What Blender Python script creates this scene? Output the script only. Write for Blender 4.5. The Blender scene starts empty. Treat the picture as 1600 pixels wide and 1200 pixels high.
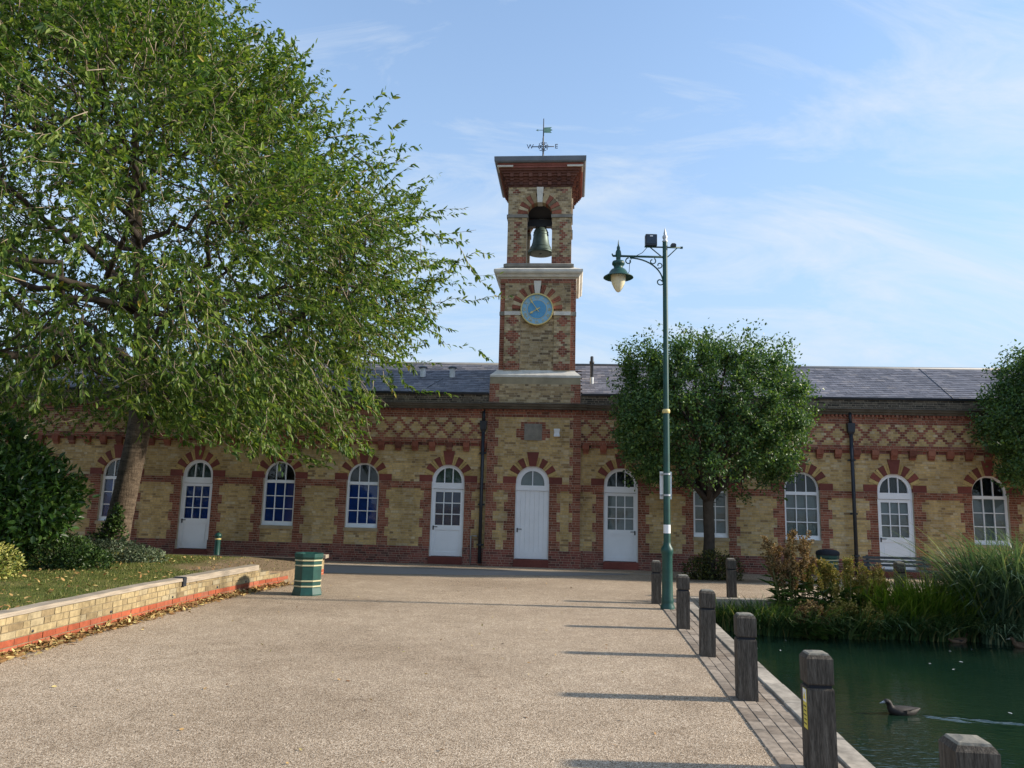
import bpy, bmesh, math, random
import numpy as np
from mathutils import Vector, Matrix
random.seed(7); rng = np.random.default_rng(7)
S = bpy.context.scene; COL = S.collection
R = math.radians
# ------------------------------------------------------------------ camera
cam = bpy.data.cameras.new('camera'); camo = bpy.data.objects.new('camera', cam); COL.objects.link(camo); S.camera = camo
cam.sensor_width = 36; cam.lens = 36*1200/1600; cam.clip_start = .05; cam.clip_end = 3000
PITCH, ROLL, CAMH = R(9.034), R(1.433), 1.6
fw = Vector((0, math.cos(PITCH), math.sin(PITCH))); ri = Vector((1, 0, 0)); up = ri.cross(fw)
rr = ri*math.cos(ROLL)+up*math.sin(ROLL); uu = -ri*math.sin(ROLL)+up*math.cos(ROLL)
camo.matrix_world = Matrix(((rr.x, uu.x, -fw.x, 0), (rr.y, uu.y, -fw.y, 0), (rr.z, uu.z, -fw.z, CAMH), (0, 0, 0, 1)))
# ------------------------------------------------------------------ light
SUN_EL = R(25); SUN_DIR = Vector((1, -.02, 0)).normalized()*math.cos(SUN_EL)+Vector((0, 0, math.sin(SUN_EL)))
sl = bpy.data.lights.new('sun', 'SUN'); so = bpy.data.objects.new('sun', sl); COL.objects.link(so)
sl.energy = 2.45; sl.angle = R(2.2); sl.color = (1, .9, .76)
so.rotation_euler = SUN_DIR.to_track_quat('Z', 'Y').to_euler(); so.location = (30, 0, 30)
W = bpy.data.worlds.new('World'); S.world = W; W.use_nodes = True
nt = W.node_tree; nt.nodes.clear()
def nn(t, typ, **k):
    n = t.nodes.new(typ)
    for a, b in k.items(): setattr(n, a, b)
    return n
def vmath(t, op, a, b=None):
    n = nn(t, 'ShaderNodeMath', operation=op)
    for i, v in enumerate((a, b)):
        if v is None: continue
        if isinstance(v, (int, float)): n.inputs[i].default_value = v
        else: t.links.new(v, n.inputs[i])
    return n.outputs[0]
sky = nn(nt, 'ShaderNodeTexSky', sky_type='NISHITA', sun_disc=False, sun_elevation=SUN_EL, sun_rotation=math.atan2(SUN_DIR.x, SUN_DIR.y), air_density=1.0, dust_density=0.0, ozone_density=1.3)
geo = nn(nt, 'ShaderNodeTexCoord'); sep = nn(nt, 'ShaderNodeSeparateXYZ'); nt.links.new(geo.outputs['Generated'], sep.inputs[0])
# high thin cloud sheet: direction projected on a plane overhead
zc = vmath(nt, 'ADD', vmath(nt, 'MAXIMUM', sep.outputs[2], 0.0), .5)
cx = vmath(nt, 'DIVIDE', sep.outputs[0], zc); cy = vmath(nt, 'DIVIDE', sep.outputs[1], zc)
comb = nn(nt, 'ShaderNodeCombineXYZ'); nt.links.new(cx, comb.inputs[0]); nt.links.new(cy, comb.inputs[1])
mp = nn(nt, 'ShaderNodeMapping'); mp.inputs['Rotation'].default_value = (0, 0, R(-62)); mp.inputs['Scale'].default_value = (1.1, 3.4, 1); mp.inputs['Location'].default_value = (5.2, 14.1, 0)
nt.links.new(comb.outputs[0], mp.inputs[0])
n1 = nn(nt, 'ShaderNodeTexNoise'); n1.inputs['Scale'].default_value = 2.6; n1.inputs['Detail'].default_value = 10; n1.inputs['Roughness'].default_value = .66; n1.inputs['Distortion'].default_value = .7
nt.links.new(mp.outputs[0], n1.inputs['Vector'])
n2 = nn(nt, 'ShaderNodeTexNoise'); n2.inputs['Scale'].default_value = .55; n2.inputs['Detail'].default_value = 3; n2.inputs['Distortion'].default_value = .4
nt.links.new(mp.outputs[0], n2.inputs['Vector'])
dens = vmath(nt, 'ADD', vmath(nt, 'MULTIPLY', n1.outputs[0], .75), vmath(nt, 'MULTIPLY', n2.outputs[0], .55))
cr = nn(nt, 'ShaderNodeValToRGB'); cr.color_ramp.elements[0].position = .575; cr.color_ramp.elements[1].position = .8
cr.color_ramp.elements[0].color = (.0, .0, .0, 1); cr.color_ramp.elements[1].color = (.72, .72, .72, 1)
nt.links.new(dens, cr.inputs[0])
veil = vmath(nt, 'MULTIPLY', vmath(nt, 'POWER', vmath(nt, 'SUBTRACT', 1.0, vmath(nt, 'MAXIMUM', sep.outputs[2], 0.0)), 2.0), 1.12)   # thin high veil, thicker towards the horizon
veil = vmath(nt, 'MINIMUM', veil, 0.92)
mixv = nn(nt, 'ShaderNodeMixRGB'); nt.links.new(veil, mixv.inputs[0]); nt.links.new(sky.outputs[0], mixv.inputs[1]); mixv.use_clamp = False; mixv.inputs[2].default_value = (1.36, 1.82, 2.45, 1)
mixc = nn(nt, 'ShaderNodeMixRGB'); nt.links.new(cr.outputs[0], mixc.inputs[0]); nt.links.new(mixv.outputs[0], mixc.inputs[1])
mixc.inputs[2].default_value = (2.5, 2.75, 3.05, 1)
bg = nn(nt, 'ShaderNodeBackground'); bg.inputs[1].default_value = .104
nt.links.new(mixc.outputs[0], bg.inputs[0])
wo = nn(nt, 'ShaderNodeOutputWorld'); nt.links.new(bg.outputs[0], wo.inputs[0])
S.view_settings.view_transform = 'Standard'; S.view_settings.look = 'None'; S.view_settings.gamma = 1
S.view_settings.use_curve_mapping = False; S.view_settings.exposure = 1.6
# ------------------------------------------------------------------ helpers
def tag(o, label=None, cat=None, group=None, kind=None):
    if label: o['label'] = label
    if cat: o['category'] = cat
    if group: o['group'] = group
    if kind: o['kind'] = kind
    return o
def empty(name, loc=(0, 0, 0), rz=0, parent=None):
    o = bpy.data.objects.new(name, None); COL.objects.link(o); o.location = loc; o.rotation_euler = (0, 0, rz); o.empty_display_size = .2
    if parent: o.parent = parent
    return o
def link(name, me, parent=None, loc=None):
    o = bpy.data.objects.new(name, me); COL.objects.link(o)
    if parent: o.parent = parent
    if loc is not None: o.location = loc
    return o
class MB:
    def __init__(s): s.v = []; s.f = []; s.m = []; s.sm = []
    def add(s, vs, fs, mi=0, smooth=False):
        b = len(s.v); s.v += [tuple(p) for p in vs]
        for f in fs: s.f.append(tuple(i+b for i in f)); s.m.append(mi); s.sm.append(smooth)
    def box(s, x0, x1, y0, y1, z0, z1, mi=0, T=None):
        c = [(x0, y0, z0), (x1, y0, z0), (x1, y1, z0), (x0, y1, z0), (x0, y0, z1), (x1, y0, z1), (x1, y1, z1), (x0, y1, z1)]
        if T: c = [T(*p) for p in c]
        s.add(c, [(0, 3, 2, 1), (4, 5, 6, 7), (0, 1, 5, 4), (1, 2, 6, 5), (2, 3, 7, 6), (3, 0, 4, 7)], mi); return s
    def rects(s, prof, x0, x1, y0, y1, mi=0):
        """loft of rectangles: prof = [(z, out), ...] bottom to top"""
        vs = []; n = len(prof)
        for z, o in prof: vs += [(x0-o, y0-o, z), (x1+o, y0-o, z), (x1+o, y1+o, z), (x0-o, y1+o, z)]
        fs = [(3, 2, 1, 0), tuple(4*(n-1)+i for i in range(4))]
        for k in range(n-1):
            for i in range(4):
                j = (i+1) % 4; fs.append((4*k+i, 4*k+j, 4*k+4+j, 4*k+4+i))
        s.add(vs, fs, mi); return s
    def prism(s, pts, d0, d1, T, mi=0):
        """polygon pts (u,z) extruded from d0 (back) to d1 (front) through T(u,d,z)"""
        n = len(pts); vs = [T(u, d1, z) for u, z in pts]+[T(u, d0, z) for u, z in pts]
        fs = [tuple(range(n)), tuple(range(2*n-1, n-1, -1))]+[(i, i+n, (i+1) % n+n, (i+1) % n) for i in range(n)]
        s.add(vs, fs, mi); return s
    def lathe(s, prof, c=(0, 0, 0), seg=20, mi=0, smooth=True, phase=0):
        vs = []; n = len(prof)
        for r, z in prof:
            for k in range(seg):
                a = 2*math.pi*(k+phase)/seg; vs.append((c[0]+r*math.cos(a), c[1]+r*math.sin(a), c[2]+z))
        fs = []
        for i in range(n-1):
            for k in range(seg):
                k2 = (k+1) % seg; fs.append((i*seg+k, i*seg+k2, (i+1)*seg+k2, (i+1)*seg+k))
        s.add(vs, fs, mi, smooth)
        s.add(vs[:seg], [tuple(range(seg-1, -1, -1))], mi); s.add(vs[-seg:], [tuple(range(seg))], mi); return s
    def tube(s, pts, rad, seg=8, mi=0, smooth=True):
        pts = [Vector(p) for p in pts]; n = len(pts)
        if not hasattr(rad, '__len__'): rad = [rad]*n
        vs = []; ref = None
        for i, p in enumerate(pts):
            t = (pts[min(i+1, n-1)]-pts[max(i-1, 0)]); t = t.normalized() if t.length > 1e-9 else Vector((0, 0, 1))
            if ref is None: ref = t.orthogonal().normalized()
            ref = (ref-t*ref.dot(t)); ref = ref.normalized() if ref.length > 1e-6 else t.orthogonal().normalized()
            b = t.cross(ref)
            for k in range(seg):
                a = 2*math.pi*k/seg; vs.append(p+(ref*math.cos(a)+b*math.sin(a))*rad[i])
        fs = [tuple(range(seg-1, -1, -1)), tuple((n-1)*seg+k for k in range(seg))]
        for i in range(n-1):
            for k in range(seg):
                k2 = (k+1) % seg; fs.append((i*seg+k, i*seg+k2, (i+1)*seg+k2, (i+1)*seg+k))
        s.add(vs, fs, mi, smooth); return s
    def mesh(s, name, mats):
        me = bpy.data.meshes.new(name); me.from_pydata(s.v, [], s.f)
        if not isinstance(mats, (list, tuple)): mats = [mats]
        for m in mats: me.materials.append(m)
        me.polygons.foreach_set('material_index', s.m); me.polygons.foreach_set('use_smooth', s.sm); me.update(); return me
    def build(s, name, mats, parent=None, loc=None): return link(name, s.mesh(name, mats), parent, loc)
# ------------------------------------------------------------------ materials
def newmat(name):
    m = bpy.data.materials.new(name); m.use_nodes = True; t = m.node_tree; return m, t, t.nodes['Principled BSDF']
def ramp(t, fac, stops):
    c = nn(t, 'ShaderNodeValToRGB'); e = c.color_ramp.elements
    while len(e) < len(stops): e.new(.5)
    for i, (p, col) in enumerate(stops): e[i].position = p; e[i].color = (*col, 1)
    t.links.new(fac, c.inputs[0]); return c.outputs[0]
def noise(t, scale, detail=4, rough=.55, coord='Object', stretch=None):
    tc = nn(t, 'ShaderNodeTexCoord'); n = nn(t, 'ShaderNodeTexNoise'); n.inputs['Scale'].default_value = scale; n.inputs['Detail'].default_value = detail; n.inputs['Roughness'].default_value = rough
    o = nn(t, 'ShaderNodeNewGeometry').outputs['Position'] if coord == 'World' else tc.outputs[coord]
    if stretch:
        mm = nn(t, 'ShaderNodeMapping'); mm.inputs['Scale'].default_value = stretch; t.links.new(o, mm.inputs[0]); o = mm.outputs[0]
    t.links.new(o, n.inputs['Vector']); return n.outputs[0]
def mulcol(t, a, b, fac=1, op='MULTIPLY'):
    n = nn(t, 'ShaderNodeMixRGB', blend_type=op); n.inputs[0].default_value = fac
    for i, v in ((1, a), (2, b)):
        if isinstance(v, tuple): n.inputs[i].default_value = (*v, 1)
        else: t.links.new(v, n.inputs[i])
    return n.outputs[0]
def bump(t, bsdf, h, strength=.3, dist=.01):
    b = nn(t, 'ShaderNodeBump'); b.inputs['Strength'].default_value = strength; b.inputs['Distance'].default_value = dist
    t.links.new(h, b.inputs['Height']); t.links.new(b.outputs[0], bsdf.inputs['Normal'])
def rnd(t):
    """a random number per piece: island inside a joined mesh, or object for single pieces"""
    g = nn(t, 'ShaderNodeNewGeometry'); o = nn(t, 'ShaderNodeObjectInfo')
    return vmath(t, 'FRACT', vmath(t, 'ADD', g.outputs['Random Per Island'], o.outputs['Random']))
def M(name, col, rough=.6, var=.25, scale=6, bmp=.15, metal=0, spec=.4, stretch=None, coat=0):
    m, t, b = newmat(name); n = noise(t, scale, 5, .6, stretch=stretch)
    lo = tuple(c*(1-var) for c in col); hi = tuple(min(1, c*(1+var)) for c in col)
    t.links.new(ramp(t, n, [(.25, lo), (.75, hi)]), b.inputs['Base Color'])
    b.inputs['Roughness'].default_value = rough; b.inputs['Metallic'].default_value = metal; b.inputs['Specular IOR Level'].default_value = spec; b.inputs['Coat Weight'].default_value = coat
    if bmp: bump(t, b, n, bmp, .01)
    return m
def piecemat(name, stops, rough=.85, nscale=14, namt=.26, bmp=.3, big=1.2, bigamt=.25, spec=.25, soot=False):
    """colour differs per piece (ramp over a random number), fine grain and broad weathering on top"""
    m, t, b = newmat(name); c = ramp(t, rnd(t), stops)
    f = noise(t, nscale, 6, .65, 'World'); c = mulcol(t, c, ramp(t, f, [(.3, (1-namt,)*3), (.72, (1+namt*.5,)*3)]))
    g = noise(t, big, 3, .5, 'World'); c = mulcol(t, c, ramp(t, g, [(.3, (1-bigamt,)*3), (.7, (1+bigamt*.4,)*3)]))
    if soot: c = mulcol(t, c, ramp(t, noise(t, .9, 5, .65, 'World', stretch=(1.6, 1.6, .3)), [(.32, (.72, .7, .68)), (.52, (1.06, 1.06, 1.06))]))     # run-off streaks and soot
    t.links.new(c, b.inputs['Base Color']); b.inputs['Roughness'].default_value = rough; b.inputs['Specular IOR Level'].default_value = spec
    if bmp: bump(t, b, f, bmp, .006)
    return m
def leafmat(name, stops, transl=.35, rough=.5, gloss=.25):
    m = bpy.data.materials.new(name); m.use_nodes = True; t = m.node_tree; b = t.nodes['Principled BSDF']; out = t.nodes['Material Output']
    c = ramp(t, rnd(t), stops); t.links.new(c, b.inputs['Base Color']); b.inputs['Roughness'].default_value = rough; b.inputs['Specular IOR Level'].default_value = gloss
    tr = nn(t, 'ShaderNodeBsdfTranslucent'); t.links.new(mulcol(t, c, (1.25, 1.25, .55)), tr.inputs[0])
    mx = nn(t, 'ShaderNodeMixShader'); mx.inputs[0].default_value = transl
    t.links.new(b.outputs[0], mx.inputs[1]); t.links.new(tr.outputs[0], mx.inputs[2]); t.links.new(mx.outputs[0], out.inputs[0]); return m
YEL = piecemat('yellow_stock_brick', [(0, (.28, .185, .095)), (.1, (.44, .3, .13)), (.4, (.55, .385, .165)), (.7, (.61, .43, .19)), (.9, (.57, .42, .23)), (1, (.62, .5, .31))], soot=True)
RED = piecemat('red_brick', [(0, (.16, .062, .042)), (.25, (.26, .09, .056)), (.6, (.32, .112, .068)), (.9, (.36, .145, .09)), (1, (.32, .17, .12))], soot=True)
DRED = piecemat('dark_red_plinth_brick', [(0, (.11, .05, .045)), (.3, (.21, .07, .056)), (.7, (.3, .095, .07)), (1, (.24, .115, .095))])
SOOT = piecemat('sooty_brick', [(0, (.05, .042, .033)), (.5, (.12, .095, .07)), (1, (.2, .16, .11))])
TYEL = piecemat('tower_yellow_brick', [(0, (.18, .13, .08)), (.25, (.33, .24, .13)), (.6, (.46, .34, .18)), (1, (.54, .43, .27))])
MORT = M('lime_mortar', (.42, .345, .25), .95, .2, 8)
VRED = piecemat('red_terracotta_block', [(0, (.17, .05, .038)), (1, (.24, .068, .05))], rough=.7, namt=.2)
VYEL = piecemat('buff_arch_block', [(0, (.46, .31, .12)), (1, (.6, .43, .18))])
STONE = M('pale_portland_stone', (.62, .58, .5), .85, .25, 3, .2)
GSTONE = M('grey_weathered_stone', (.22, .2, .165), .9, .35, 4, .3)
BSTONE = M('buff_rendered_band', (.3, .25, .16), .9, .25, 3, .2)
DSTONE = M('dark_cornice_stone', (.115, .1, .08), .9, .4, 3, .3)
SLATE = piecemat('roof_slate', [(0, (.10, .10, .12)), (.5, (.15, .15, .175)), (.85, (.19, .185, .21)), (1, (.23, .215, .22))], rough=.6, nscale=8, namt=.25, big=.5, spec=.4)
LEAD = M('lead_sheet', (.13, .14, .155), .55, .25, 2, .1)
WHITE = M('white_gloss_paint', (.84, .85, .87), .4, .05, 2.2, .03)
BLUEB = M('blue_blind_cloth', (.02, .085, .42), .8, .2, 5, 0)
GREYB = M('grey_blind_cloth', (.3, .32, .33), .8, .12, 5, 0)
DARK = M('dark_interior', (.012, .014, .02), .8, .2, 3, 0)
BLACKM = M('black_painted_iron', (.022, .026, .034), .45, .3, 8, .1)
GREENM = M('dark_green_paint', (.009, .058, .046), .45, .3, 7, .08, coat=.1)
GOLD = M('gold_paint', (.62, .5, .2), .45, .12, 6, .05)
CREAM = M('cream_band_paint', (.5, .45, .27), .45, .1, 6, .05)
VERD = M('verdigris_copper', (.2, .36, .28), .7, .3, 9, .2)
BRONZE = M('weathered_bronze', (.085, .12, .105), .5, .35, 5, .1, metal=.4)
GALV = M('galvanised_steel', (.4, .42, .43), .5, .15, 5, .05, metal=.5)
PLASTW = M('white_plastic', (.75, .76, .76), .4, .05, 5, 0)
def glassmat():
    m = bpy.data.materials.new('window_glass'); m.use_nodes = True; t = m.node_tree; t.nodes.remove(t.nodes['Principled BSDF']); out = t.nodes['Material Output']
    tr = nn(t, 'ShaderNodeBsdfTransparent'); tr.inputs[0].default_value = (.86, .9, .9, 1); gl = nn(t, 'ShaderNodeBsdfGlossy'); gl.inputs['Roughness'].default_value = .03
    bm = nn(t, 'ShaderNodeBump'); bm.inputs['Strength'].default_value = .05; bm.inputs['Distance'].default_value = .02; t.links.new(noise(t, 2.5, 2), bm.inputs['Height']); t.links.new(bm.outputs[0], gl.inputs['Normal'])
    fr = nn(t, 'ShaderNodeFresnel'); fr.inputs[0].default_value = 1.4
    mx = nn(t, 'ShaderNodeMixShader'); t.links.new(fr.outputs[0], mx.inputs[0]); t.links.new(tr.outputs[0], mx.inputs[1]); t.links.new(gl.outputs[0], mx.inputs[2]); t.links.new(mx.outputs[0], out.inputs[0]); return m
GLASS = glassmat()
# ------------------------------------------------------------------ ground
def gz(x, y):
    t = min(1, max(0, (y-16.5)/5)); return -.11*t*t*(3-2*t)
def gravelmat():
    m, t, b = newmat('resin_bound_gravel'); tc = nn(t, 'ShaderNodeTexCoord')
    v = nn(t, 'ShaderNodeTexVoronoi'); v.inputs['Scale'].default_value = 125; t.links.new(tc.outputs['Object'], v.inputs['Vector'])
    s = nn(t, 'ShaderNodeSeparateColor'); t.links.new(v.outputs['Color'], s.inputs[0])
    c = ramp(t, s.outputs[0], [(0, (.13, .095, .062)), (.2, (.27, .2, .135)), (.5, (.4, .308, .215)), (.8, (.51, .405, .295)), (1, (.7, .6, .47))])
    c = mulcol(t, c, ramp(t, noise(t, .35, 5, .6), [(.3, (.78, .76, .74)), (.7, (1.08, 1.08, 1.08))]))
    c = mulcol(t, c, ramp(t, noise(t, .13, 6, .65), [(.36, (.84, .82, .8)), (.5, (1.02, 1.02, 1.02)), (.68, (1.1, 1.09, 1.08))]))
    c = mulcol(t, c, ramp(t, noise(t, 1.1, 7, .75), [(.3, (.8, .78, .76)), (.42, (1, 1, 1))]))
    c = mulcol(t, c, ramp(t, noise(t, 3.5, 5, .7), [(.25, (.8, .79, .78)), (.6, (1.04, 1.04, 1.04))]))
    c = mulcol(t, c, ramp(t, noise(t, 22, 4, .7), [(.3, (.82, .82, .82)), (.6, (1.05, 1.05, 1.05))]))
    t.links.new(c, b.inputs['Base Color']); b.inputs['Roughness'].default_value = .9; b.inputs['Specular IOR Level'].default_value = .2
    bump(t, b, v.outputs['Distance'], .55, .006); return m
GRAVEL = gravelmat()
ASPH = M('worn_asphalt', (.26, .245, .23), .9, .2, 30, .3)
CONC = M('pale_concrete_edging', (.36, .32, .26), .9, .2, 8, .2)
SOIL = M('dry_soil', (.16, .115, .07), .95, .35, 6, .5)
# pond outline: left edge line x = EX(y)
def EX(y): return 2.385+(y-5.24)*.1018
PB = 14.45                                              # far edge of the pond
WZ = -.46
def strip(name, ptsL, ptsR, z, mat, thick=None, label=None):
    mb = MB(); n = len(ptsL); vs = [(x, y, gz(x, y)+z) for x, y in ptsL]+[(x, y, gz(x, y)+z) for x, y in ptsR]
    mb.add(vs, [(i, i+n, i+n+1, i+1) for i in range(n-1)]); o = mb.build(name, mat); o['kind'] = 'structure'; return o
ys = [-60, -10, 0, 3, 6, 9, 12, PB-.05]
mb = MB()
# forecourt west of the pond, a strip north of the pond, and land to the horizon all in one sheet
xs = [-900, -60, -25, -12, -6, -3, 0]; ycuts = [-900, -60, -10, 0, 4, 8, 12, PB+.16]
rows = []
for y in ycuts:
    e = EX(y)-.2 if y > -5 else EX(0)-.2
    rows.append([(x, y) for x in xs]+[(e, y)])
for a in range(len(rows)-1):
    for k in range(len(xs)):
        q = [rows[a][k], rows[a][k+1], rows[a+1][k+1], rows[a+1][k]]; mb.add([(x, y, gz(x, y)) for x, y in q], [(0, 1, 2, 3)])
ex = EX(PB+.16)-.2; xs2 = xs+[ex, 6, 9, 12, 16, 25, 60, 900]; yc2 = [PB+.16]+[16.5+.5*i for i in range(11)]+[30, 60, 1200]
for a in range(len(yc2)-1):
    for k in range(len(xs2)-1):
        q = [(xs2[k], yc2[a]), (xs2[k+1], yc2[a]), (xs2[k+1], yc2[a+1]), (xs2[k], yc2[a+1])]; mb.add([(x, y, gz(x, y)) for x, y in q], [(0, 1, 2, 3)])
for q in ([(18, -60), (900, -60), (900, PB+.16), (18, PB+.16)], [(ex, -900), (900, -900), (900, -60), (ex, -60)]): mb.add([(x, y, 0) for x, y in q], [(0, 1, 2, 3)])
g = mb.build('ground', GRAVEL); g['kind'] = 'structure'
strip('asphalt_road', [(-40, 18.25), (-4.2, 18.25), (-1, 18.75), (1.5, 19.6), (3.2, 20.6)], [(-40, 21.9), (-4.2, 21.35), (-1, 21.1), (1.5, 20.95), (3.2, 20.8)], .004, ASPH)
strip('concrete_edging', [(-40, 21.95), (-4.2, 21.4), (3.2, 20.85), (4.4, 20.75)], [(-40, 22.45), (-4.2, 21.75), (3.2, 21.15), (4.4, 21.0)], .007, CONC)
strip('soil_bed', [(3.9, 18.75), (4.5, 18.5), (5.6, 18.5), (6.4, 18.9)], [(3.9, 19.6), (4.5, 20.1), (5.6, 20.2), (6.4, 19.6)], .004, SOIL)
# water
def watermat():
    m, t, b = newmat('pond_water'); b.inputs['Base Color'].default_value = (.008, .03, .016, 1); b.inputs['Roughness'].default_value = .04; b.inputs['IOR'].default_value = 1.33; b.inputs['Specular IOR Level'].default_value = .5
    c = ramp(t, noise(t, .5, 3), [(.3, (.005, .018, .012)), (.7, (.011, .026, .015))]); t.links.new(c, b.inputs['Base Color'])
    a = noise(t, 7, 3, .5, stretch=(1, 2.6, 1)); d = noise(t, 1.1, 2, .5, stretch=(1, 1.8, 1))
    bump(t, b, vmath(t, 'ADD', a, vmath(t, 'MULTIPLY', d, 1.5)), .2, .02); return m
WATER = watermat()
# wake ridges raise the real surface behind the dark duck
duck_xy = (4.2, 8.52); wk = [((4.36, 8.5), (6.0, 8.0), .016), ((4.36, 8.45), (4.95, 8.2), .014), ((5.2, 7.75), (5.9, 7.52), .014), ((8.1, 12.85), (7.4, 12.65), .016)]
nx, ny = 560, 480; X = np.concatenate([np.linspace(1.2, 8.6, 500), np.linspace(8.7, 18, 60)]); Y = np.linspace(0.5, PB+.1, ny); gx, gy = np.meshgrid(X, Y); hz = np.full_like(gx, WZ)
for (a, b_, h) in wk:
    a = np.array(a); b_ = np.array(b_); d = b_-a; L = np.linalg.norm(d); d /= L
    s_ = (gx-a[0])*d[0]+(gy-a[1])*d[1]; w_ = -(gx-a[0])*d[1]+(gy-a[1])*d[0]
    hz += h*np.exp(-(w_/.035)**2)*np.clip(s_/.15, 0, 1)*np.clip((L-s_)/.4, 0, 1)*(.75+.25*np.sin(s_*23))
vv = np.stack([gx, gy, hz], -1).reshape(-1, 3); idx = np.arange(nx*ny).reshape(ny, nx)
qq = np.stack([idx[:-1, :-1], idx[:-1, 1:], idx[1:, 1:], idx[1:, :-1]], -1).reshape(-1, 4)
def np_mesh(name, v, faces, mats, k=4, smooth=False):
    me = bpy.data.meshes.new(name); me.vertices.add(len(v)); me.vertices.foreach_set('co', np.asarray(v, np.float32).ravel())
    n = len(faces); me.loops.add(n*k); me.loops.foreach_set('vertex_index', np.asarray(faces, np.int32).ravel())
    me.polygons.add(n); me.polygons.foreach_set('loop_start', np.arange(n, dtype=np.int32)*k); me.polygons.foreach_set('loop_total', np.full(n, k, np.int32))
    me.polygons.foreach_set('use_smooth', np.full(n, smooth)); me.update(calc_edges=True)
    for m in (mats if isinstance(mats, (list, tuple)) else [mats]): me.materials.append(m)
    return me
o = link('pond_water', np_mesh('pond_water', vv, qq, WATER, 4, True)); o['kind'] = 'structure'
mb = MB(); mb.box(1.0, 18.2, .3, PB+.4, -1.6, -1.3); mb.box(17.8, 18.2, .3, PB+.4, -1.3, -.01); o = mb.build('pond_bed', SOIL); o['kind'] = 'structure'
# paving: blocks along the pond, kerb stones, retaining wall below
PAV = piecemat('brown_block_paver', [(0, (.24, .19, .145)), (.5, (.32, .26, .2)), (1, (.42, .345, .27))], namt=.4, big=.8)
KST = piecemat('pale_kerb_stone', [(0, (.33, .28, .22)), (1, (.45, .4, .33))], namt=.45, nscale=9)
mb = MB(); L_, R_ = [], []
for y in (0, 4, 8, 12, PB+.16): L_.append((EX(y)-.6, y)); R_.append((EX(y)-.19, y))
pav = strip('paving', L_, R_, .004, M('joint_sand', (.2, .155, .11), .95, .3, 12, .3))
ang = -math.atan(.1018); dirv = Vector((-math.sin(ang), math.cos(ang), 0))
pm = [MB().rects([(-.03, 0), (.008, 0), (.011, -.004)], -.0485, .0485, -.1025, .1025).mesh('paver', PAV) for _ in range(1)][0]
npv = 0
for r_ in range(4):
    y = 1.6+(.105 if r_ % 2 else 0)
    while y < PB-.1 and npv < 298:
        o = link('paver', pm, pav, (EX(y)-.255-r_*.103, y, .0+random.uniform(-.0025, .0015))); o.rotation_euler = (random.uniform(-.008, .008), random.uniform(-.012, .012), ang+random.uniform(-.01, .01)); y += .2105; npv += 1
kerb = strip('kerb', [(EX(y)-.2, y) for y in (0, 5, 10, PB+.16)], [(EX(y)-.02, y) for y in (0, 5, 10, PB+.16)], -.02, SOIL)
y = .6; km = [MB().rects([(-.16, 0), (.018, 0), (.026, -.008)], -.088, .088, -l/2, l/2).mesh('kerb_stone', KST) for l in (.72, .86, .98)]
while y < PB-.3:
    i = random.randrange(3); l = (.72, .86, .98)[i]
    if y+l > PB+.2: break
    yc_ = y+l/2; o = link('kerb_stone', km[i], kerb, (EX(yc_)-.1, yc_, random.uniform(-.004, .004))); o.rotation_euler = (0, random.uniform(-.012, .012), ang+random.uniform(-.006, .006)); y += l+.012
x = EX(PB)+.25
while x < 16:
    i = random.randrange(3); l = (.72, .86, .98)[i]; o = link('kerb_stone', km[i], kerb, (x+l/2-.2, PB+.1, random.uniform(-.004, .004))); o.rotation_euler = (0, 0, math.pi/2+random.uniform(-.008, .008)); x += l+.012
mb = MB(); BOARD = M('old_wet_boards', (.06, .05, .035), .8, .4, 3, .4, stretch=(1, 1, 6))
mb.add([(EX(0)-.03, 0, -.16), (EX(PB)-.03, PB, -.16), (EX(PB)-.03, PB, -1.4), (EX(0)-.03, 0, -1.4)], [(0, 1, 2, 3)]); mb.add([(EX(PB)-.03, PB+.02, -.02), (18, PB+.02, -.02), (18, PB+.02, -1.4), (EX(PB)-.03, PB+.02, -1.4)], [(0, 1, 2, 3)])
o = mb.build('pond_wall', BOARD); o['kind'] = 'structure'
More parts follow.
